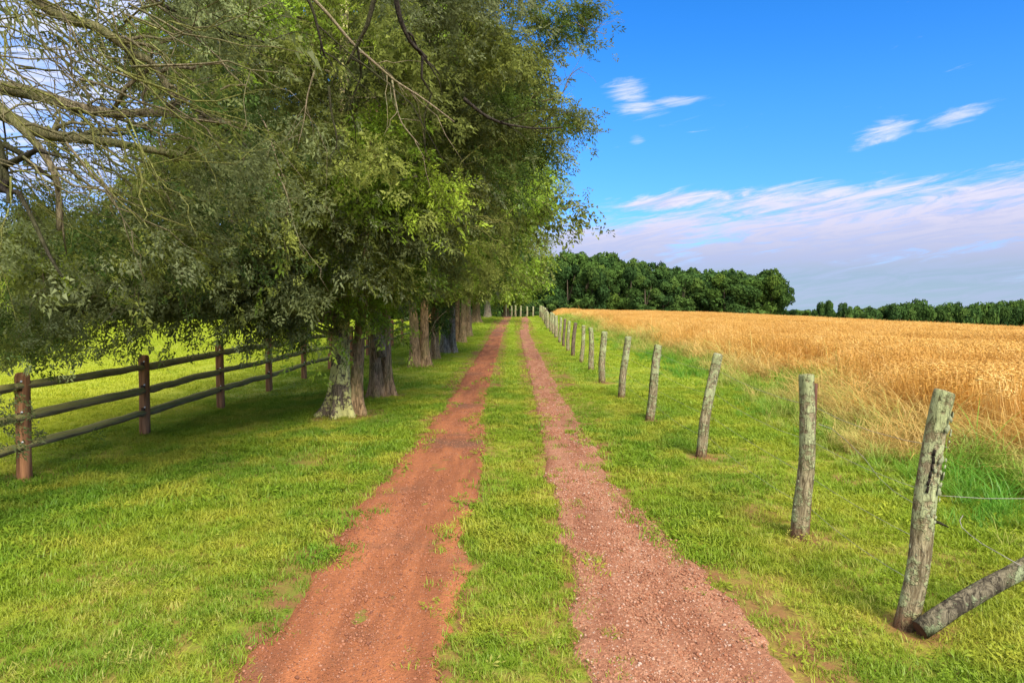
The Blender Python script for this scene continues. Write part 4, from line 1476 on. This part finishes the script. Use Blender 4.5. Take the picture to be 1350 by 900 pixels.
for q, (x, y, stems, r0, fl, rr, zb, zt, K, ncl, pal, kind, bk, lab) in enumerate(AVENUE):
    loc = np.array((x, y, G(x, y)))
    tr = thing('cedar_tree' if kind == 'cedar' else 'broadleaf_tree', loc, lab, 'tree', AV)
    st0 = None
    for s_ in range(stems):
        ox = (s_ - (stems - 1) / 2) * r0 * 1.15
        oy = (0.14 if s_ == 1 else 0.0)
        st = np.array([(ox, oy, -0.15), (ox * 1.05, oy, 0.7), (ox * 1.3, oy, 2.0), (ox * 2.2 + 0.05, oy * 2, 4), (ox * 3, oy * 3, zt * 0.85)])
        if st0 is None: st0 = st
        link('trunk', trunk_mesh(st, r0 * (1.0 if stems == 1 else 0.74), fl, 4 + (q + s_) % 3, 50 + q * 5 + s_, 0.8, 24), M[bk], tr)
    right = {zb - 0.5: rr * 0.3, zb: rr * 0.42, zb + 1.5: rr * 0.72, zb + 3.5: rr, zb + 6: rr * 1.02, zt - 2: rr * 0.6, zt: 0.3}
    left = {zb - 0.5: 2.5, zb: 3.0, zb + 3: 3.8, zt - 3: 2.8, zt: 0.3}
    dep = {zb: 2.2, zb + 2: 2.8, zt - 3: 2.6, zt: 0.3}
    big = 1.0 if y < 20 else 1.35 if y < 40 else 2.0
    C = crown_points(x, y, right, left, dep, zb + 0.1, zt, ncl, 1.25)
    C[:, 2] += loc[2]

    def keepq(p, x=x, y=y, zb=zb, z0=loc[2]):
        return ~((p[:, 2] - z0 < zb - 0.15 + 0.35 * vnoise(p[:, 0] * 2, p[:, 1] * 2, 8)) & (p[:, 0] > x - 1.2))
    parts = [foliage(x, y, C, 54 if y < 20 else 34, (0.22 if y < 20 else 0.24) * big ** 0.8, (0.28 if y < 20 else 0.32) * big, K, pal, kind, keep=keepq)]
    crown_part(tr, loc, parts, M['cedar' if kind == 'cedar' else 'broad'])
    add_limbs(tr, loc, st0, C, 24 if y < 25 else 12, 0.05, M['branch'], 20 if q == 0 else 0, M['dead_twig'])
    if q == 2:                                                  # ivy wrapped round this trunk
        n = 420
        z = R.uniform(0.9, 2.6, n)
        th = R.uniform(0, 6.28, n)
        rv = 0.26 + 0.25 * R.uniform(0, 1, n) * sstep(z, 1.0, 1.7)
        pv = np.stack([x + rv * np.cos(th), y + rv * np.sin(th), loc[2] + z], -1)
        ax = np.stack([np.cos(th), np.sin(th), -0.6 + 0 * th], -1)
        crown_part(tr, loc, [grow(pv, ax, np.full(n, 0.28), np.array(PAL['deep'])[R.integers(0, 3, n)] * 1.1, 8, 'broad')], M['broad'], 'ivy')
    if q == 0:                                                  # a bleached leaning stem that shows through the leaves
        b = MB()
        pts = np.array([P(503, 470, 12.6), P(496, 420, 12.5), P(490, 360, 12.2), P(494, 300, 12.0), P(500, 250, 11.9), P(507, 200, 11.9)]) - loc
        b.tube(pts, [0.10, 0.09, 0.085, 0.075, 0.06, 0.05], 10, 0.05)
        link('leaning_stem', b.mesh('leaning_stem', True), M['bark_grey'], tr)
    if q == 1:                                                  # the leafy spray that stands out against the sky
        pathbranch(tr, loc, [(690, 262), (715, 268), (740, 278), (760, 272), (776, 275)], 18.6, 19.2, 0.03, 0.008, M['branch'], 'limb', 6, 6)
        cc = np.array([P(a, b_, 19) for a, b_ in [(742, 268), (752, 285), (770, 272), (775, 290), (735, 258), (722, 275), (712, 262), (764, 296), (745, 300), (728, 300)]])
        crown_part(tr, loc, [foliage(x, y, cc, 12, 0.16, 0.34, 12, {'olive': 2, 'deep': 2}, 'broad')], M['broad'], 'leafy_spray')


# ------------------------------------------------------------------ woods beyond the fields
def wood_tree_meshes(seed, H, W, lobes, leaves, leaf):
    r = np.random.default_rng(seed)
    Cn, Rn = [], []
    for k in range(lobes):
        a = r.uniform(0, 6.283)
        z = H * (r.uniform(0.18, 0.92) if k > 5 else r.uniform(0.07, 0.2))
        u = z / H
        env = W * 0.5 * math.sqrt(max(0.12, 1 - ((u - 0.50) / 0.56) ** 2))
        q = env * math.sqrt(r.uniform(0.05, 1)) * 0.82
        Cn.append((q * math.cos(a), q * math.sin(a), z))
        Rn.append(W * r.uniform(0.13, 0.22) * (1.1 - 0.3 * u))
    Cn.append((0, 0, H * 0.86)); Rn.append(W * 0.16)
    Cn, Rn = np.array(Cn), np.array(Rn)
    idx = np.repeat(np.arange(len(Cn)), leaves)
    n = len(idx)
    dv = r.normal(0, 1, (n, 3)); dv[:, 2] = dv[:, 2] * 0.8 + 0.25
    dv /= np.linalg.norm(dv, axis=1)[:, None]
    pos = Cn[idx] + dv * (Rn[idx] * r.uniform(0.72, 1.08, n))[:, None] * (1, 1, 0.82)
    nr = dv + r.normal(0, 0.55, (n, 3)); nr /= np.linalg.norm(nr, axis=1)[:, None]
    A = np.cross(nr, r.normal(0, 1, (n, 3))); A /= np.linalg.norm(A, axis=1)[:, None]
    B = np.cross(nr, A)
    s = (leaf * r.uniform(0.6, 1.3, n))[:, None]
    V = np.stack([pos - A * s, pos + B * s * 0.55, pos + A * s, pos - B * s * 0.55], 1).reshape(-1, 3)
    tone = np.array([(0.050, 0.096, 0.024), (0.064, 0.115, 0.027), (0.040, 0.079, 0.023), (0.080, 0.134, 0.029)])
    lt = tone[r.integers(0, 4, len(Cn))] * r.uniform(0.75, 1.25, (len(Cn), 1))
    tint = np.repeat(lt[idx] * r.uniform(0.75, 1.25, (n, 1)), 4, 0)
    crown = mesh_np('crown', V, np.arange(n * 4).reshape(-1, 4), tint)
    b = MB()
    zs = np.array([-0.5, 0.3, H * 0.15, H * 0.4, H * 0.75])
    b.tube(np.stack([r.normal(0, 0.12, 5) * (zs > 0.5), r.normal(0, 0.12, 5) * (zs > 0.5), zs], -1), [0.42, 0.34, 0.27, 0.2, 0.08], 8, 0.06)
    for k in range(6):
        c = Cn[r.integers(0, len(Cn))]
        z0 = c[2] * r.uniform(0.35, 0.6)
        b.tube([(0, 0, z0), (c[0] * 0.45, c[1] * 0.45, z0 + (c[2] - z0) * 0.4), tuple(c)], [0.13, 0.09, 0.04], 5)
    return crown, b.mesh('trunk', True)


WT = [wood_tree_meshes(500 + k, 10.0, 8.0 + 0.5 * (k % 3), 28, 180, 0.33) for k in range(6)]


def wood_tree(x, y, z, h, wd, label, group, q=None):
    k = R.integers(0, 6) if q is None else q
    tr = thing('broadleaf_tree', (x, y, z), label, 'tree', group, random.uniform(0, 6.28))
    c = link('crown', WT[k][0], M['forest'], tr)
    t_ = link('trunk', WT[k][1], M['wood_bark'], tr)
    c['kind'] = 'stuff'
    s = (wd / 8.4, wd / 8.4, h / 10.4)
    c.scale = s
    t_.scale = s
    return tr


ORD = ['first', 'second', 'third', 'fourth', 'fifth', 'sixth', 'seventh', 'eighth', 'ninth', 'tenth', 'eleventh', 'twelfth', 'thirteenth', 'fourteenth', 'fifteenth', 'sixteenth', 'seventeenth', 'eighteenth', 'nineteenth', 'twentieth', 'twenty-first', 'twenty-second', 'twenty-third', 'twenty-fourth', 'twenty-fifth', 'twenty-sixth', 'twenty-seventh', 'twenty-eighth']
WOOD = 'trees of the wood behind the wheat field'


def top_at(tab, x):
    k = sorted(tab)
    return float(np.interp(x, k, [tab[q] for q in k]))


skyl = {640: 339, 700: 332, 730: 329, 755: 327, 800: 331, 850: 338, 890: 346, 930: 350, 965: 348, 1000: 351, 1020: 356, 1032: 372, 1040: 384}
front = [728, 752, 778, 803, 828, 853, 877, 901, 926, 951, 975, 998, 1016, 1028]
for k, px_ in enumerate(reversed(front)):
    px_ += random.uniform(-4, 4)
    d_ = 128 + random.uniform(-5, 5)
    x = (px_ - 675) * d_ / F
    y0_ = top_at(skyl, px_) + random.uniform(10, 26) * (0.25 if px_ > 1012 else 1)
    ztop = CAM_H + (400 - y0_) * d_ / F
    zb_ = G(x, d_)
    lab = 'dark leafy tree at the right-hand end of the wood behind the wheat' if k == 0 else 'broadleaf tree, %s from the right end of the wood\'s front row' % ORD[k]
    wood_tree(x, d_, zb_, ztop - zb_, random.uniform(6.0, 8.2) * (0.75 if px_ > 1012 else 1), lab, WOOD)
for row, (d_, step, lo, hi) in enumerate(((138, 23, 2, 14), (148, 25, -3, 7))):
    px_ = 640
    while px_ < 1030:
        dd = d_ + random.uniform(-4, 4)
        x = (px_ - 675) * dd / F
        ztop = CAM_H + (400 - top_at(skyl, px_) - random.uniform(lo, hi)) * dd / F
        zb_ = G(x, dd)
        wood_tree(x, dd, zb_, ztop - zb_, random.uniform(7, 9.5), 'tree top of the second rank showing over the wood\'s front row' if row == 0 else 'tree top at the back of the wood, against the sky', WOOD if row == 0 else 'tree tops at the back of the wood')
        px_ += step + random.uniform(-4, 4)
# undergrowth at the foot of the wood
x, d_ = (848 - 675) * 122 / F, 122
wood_tree(x, d_, G(x, d_), CAM_H + (400 - 399) * d_ / F - G(x, d_), 4.2, 'small pale bush at the foot of the wood, touching the wheat', 'bushes at the foot of the wood')
for k, px_ in enumerate((700, 722, 1038, 1056)):
    x = (px_ - 675) * 124 / F
    wood_tree(x, 124, G(x, 124), CAM_H + (400 - (392 if px_ < 800 else 407)) * 124 / F - G(x, 124), 4.5,
              ('dark bush low behind the far fence posts', 'dark bush left of the wheat field\'s far corner', 'low bush touching the right end of the wood', 'low bush in the gap right of the wood')[k], 'bushes at the foot of the wood')

# the far line of trees to the right
FAR = 'trees of the far line on the right'
far_sky = {1050: 411, 1065: 406, 1085: 405, 1125: 406, 1150: 401, 1165: 401, 1185: 395, 1200: 392, 1230: 394, 1260: 393, 1290: 394, 1320: 392, 1345: 391, 1380: 397, 1440: 396}
for px_, ty_, lab, q in ((1080, 397, 'small rounded tree, left of the three standing clear of the far line', 0), (1091, 394, 'open-crowned tree, middle and tallest of the three standing clear of the far line', 3), (1113, 395, 'small tree, right of the three standing clear of the far line', 4)):
    d_ = 300
    x = (px_ - 675) * d_ / F
    zb_ = G(x, d_)
    wood_tree(x, d_, zb_, CAM_H + (400 - ty_) * d_ / F - zb_, 7.5, lab, FAR, q)
px_, k = 1052, 0
while px_ < 1385 and k < len(ORD):
    d_ = 315 + random.uniform(-8, 8)
    x = (px_ - 675) * d_ / F
    zb_ = G(x, d_)
    wood_tree(x, d_, zb_, max(4, CAM_H + (400 - top_at(far_sky, px_) - random.uniform(0, 8)) * d_ / F - zb_), random.uniform(10.5, 14), '%s tree from the left in the front of the far tree line beyond the wheat' % ORD[k], FAR)
    k += 1
    px_ += random.uniform(12, 14.5)
px_ = 1060
while px_ < 1385:
    d_ = 345 + random.uniform(-8, 8)
    x = (px_ - 675) * d_ / F
    zb_ = G(x, d_)
    wood_tree(x, d_, zb_, max(4, CAM_H + (400 - top_at(far_sky, px_) + random.uniform(-3, 3)) * d_ / F - zb_), random.uniform(12, 16), 'tree top at the back of the far dark tree line beyond the wheat', 'tree tops at the back of the far line')
    px_ += random.uniform(20, 28)

# trees beyond the pasture, seen in gaps under the hanging cedar branches
PAST = 'trees beyond the pasture'
px_ = -60
while px_ < 640:
    d_ = 104 + random.uniform(-5, 5)
    x = (px_ - 675) * d_ / F
    zb_ = G(x, d_)
    wood_tree(x, d_, zb_, random.uniform(7.5, 12), random.uniform(8, 11), 'broadleaf tree at the far edge of the pasture, half hidden by cedar branches', PAST)
    px_ += random.uniform(42, 60)
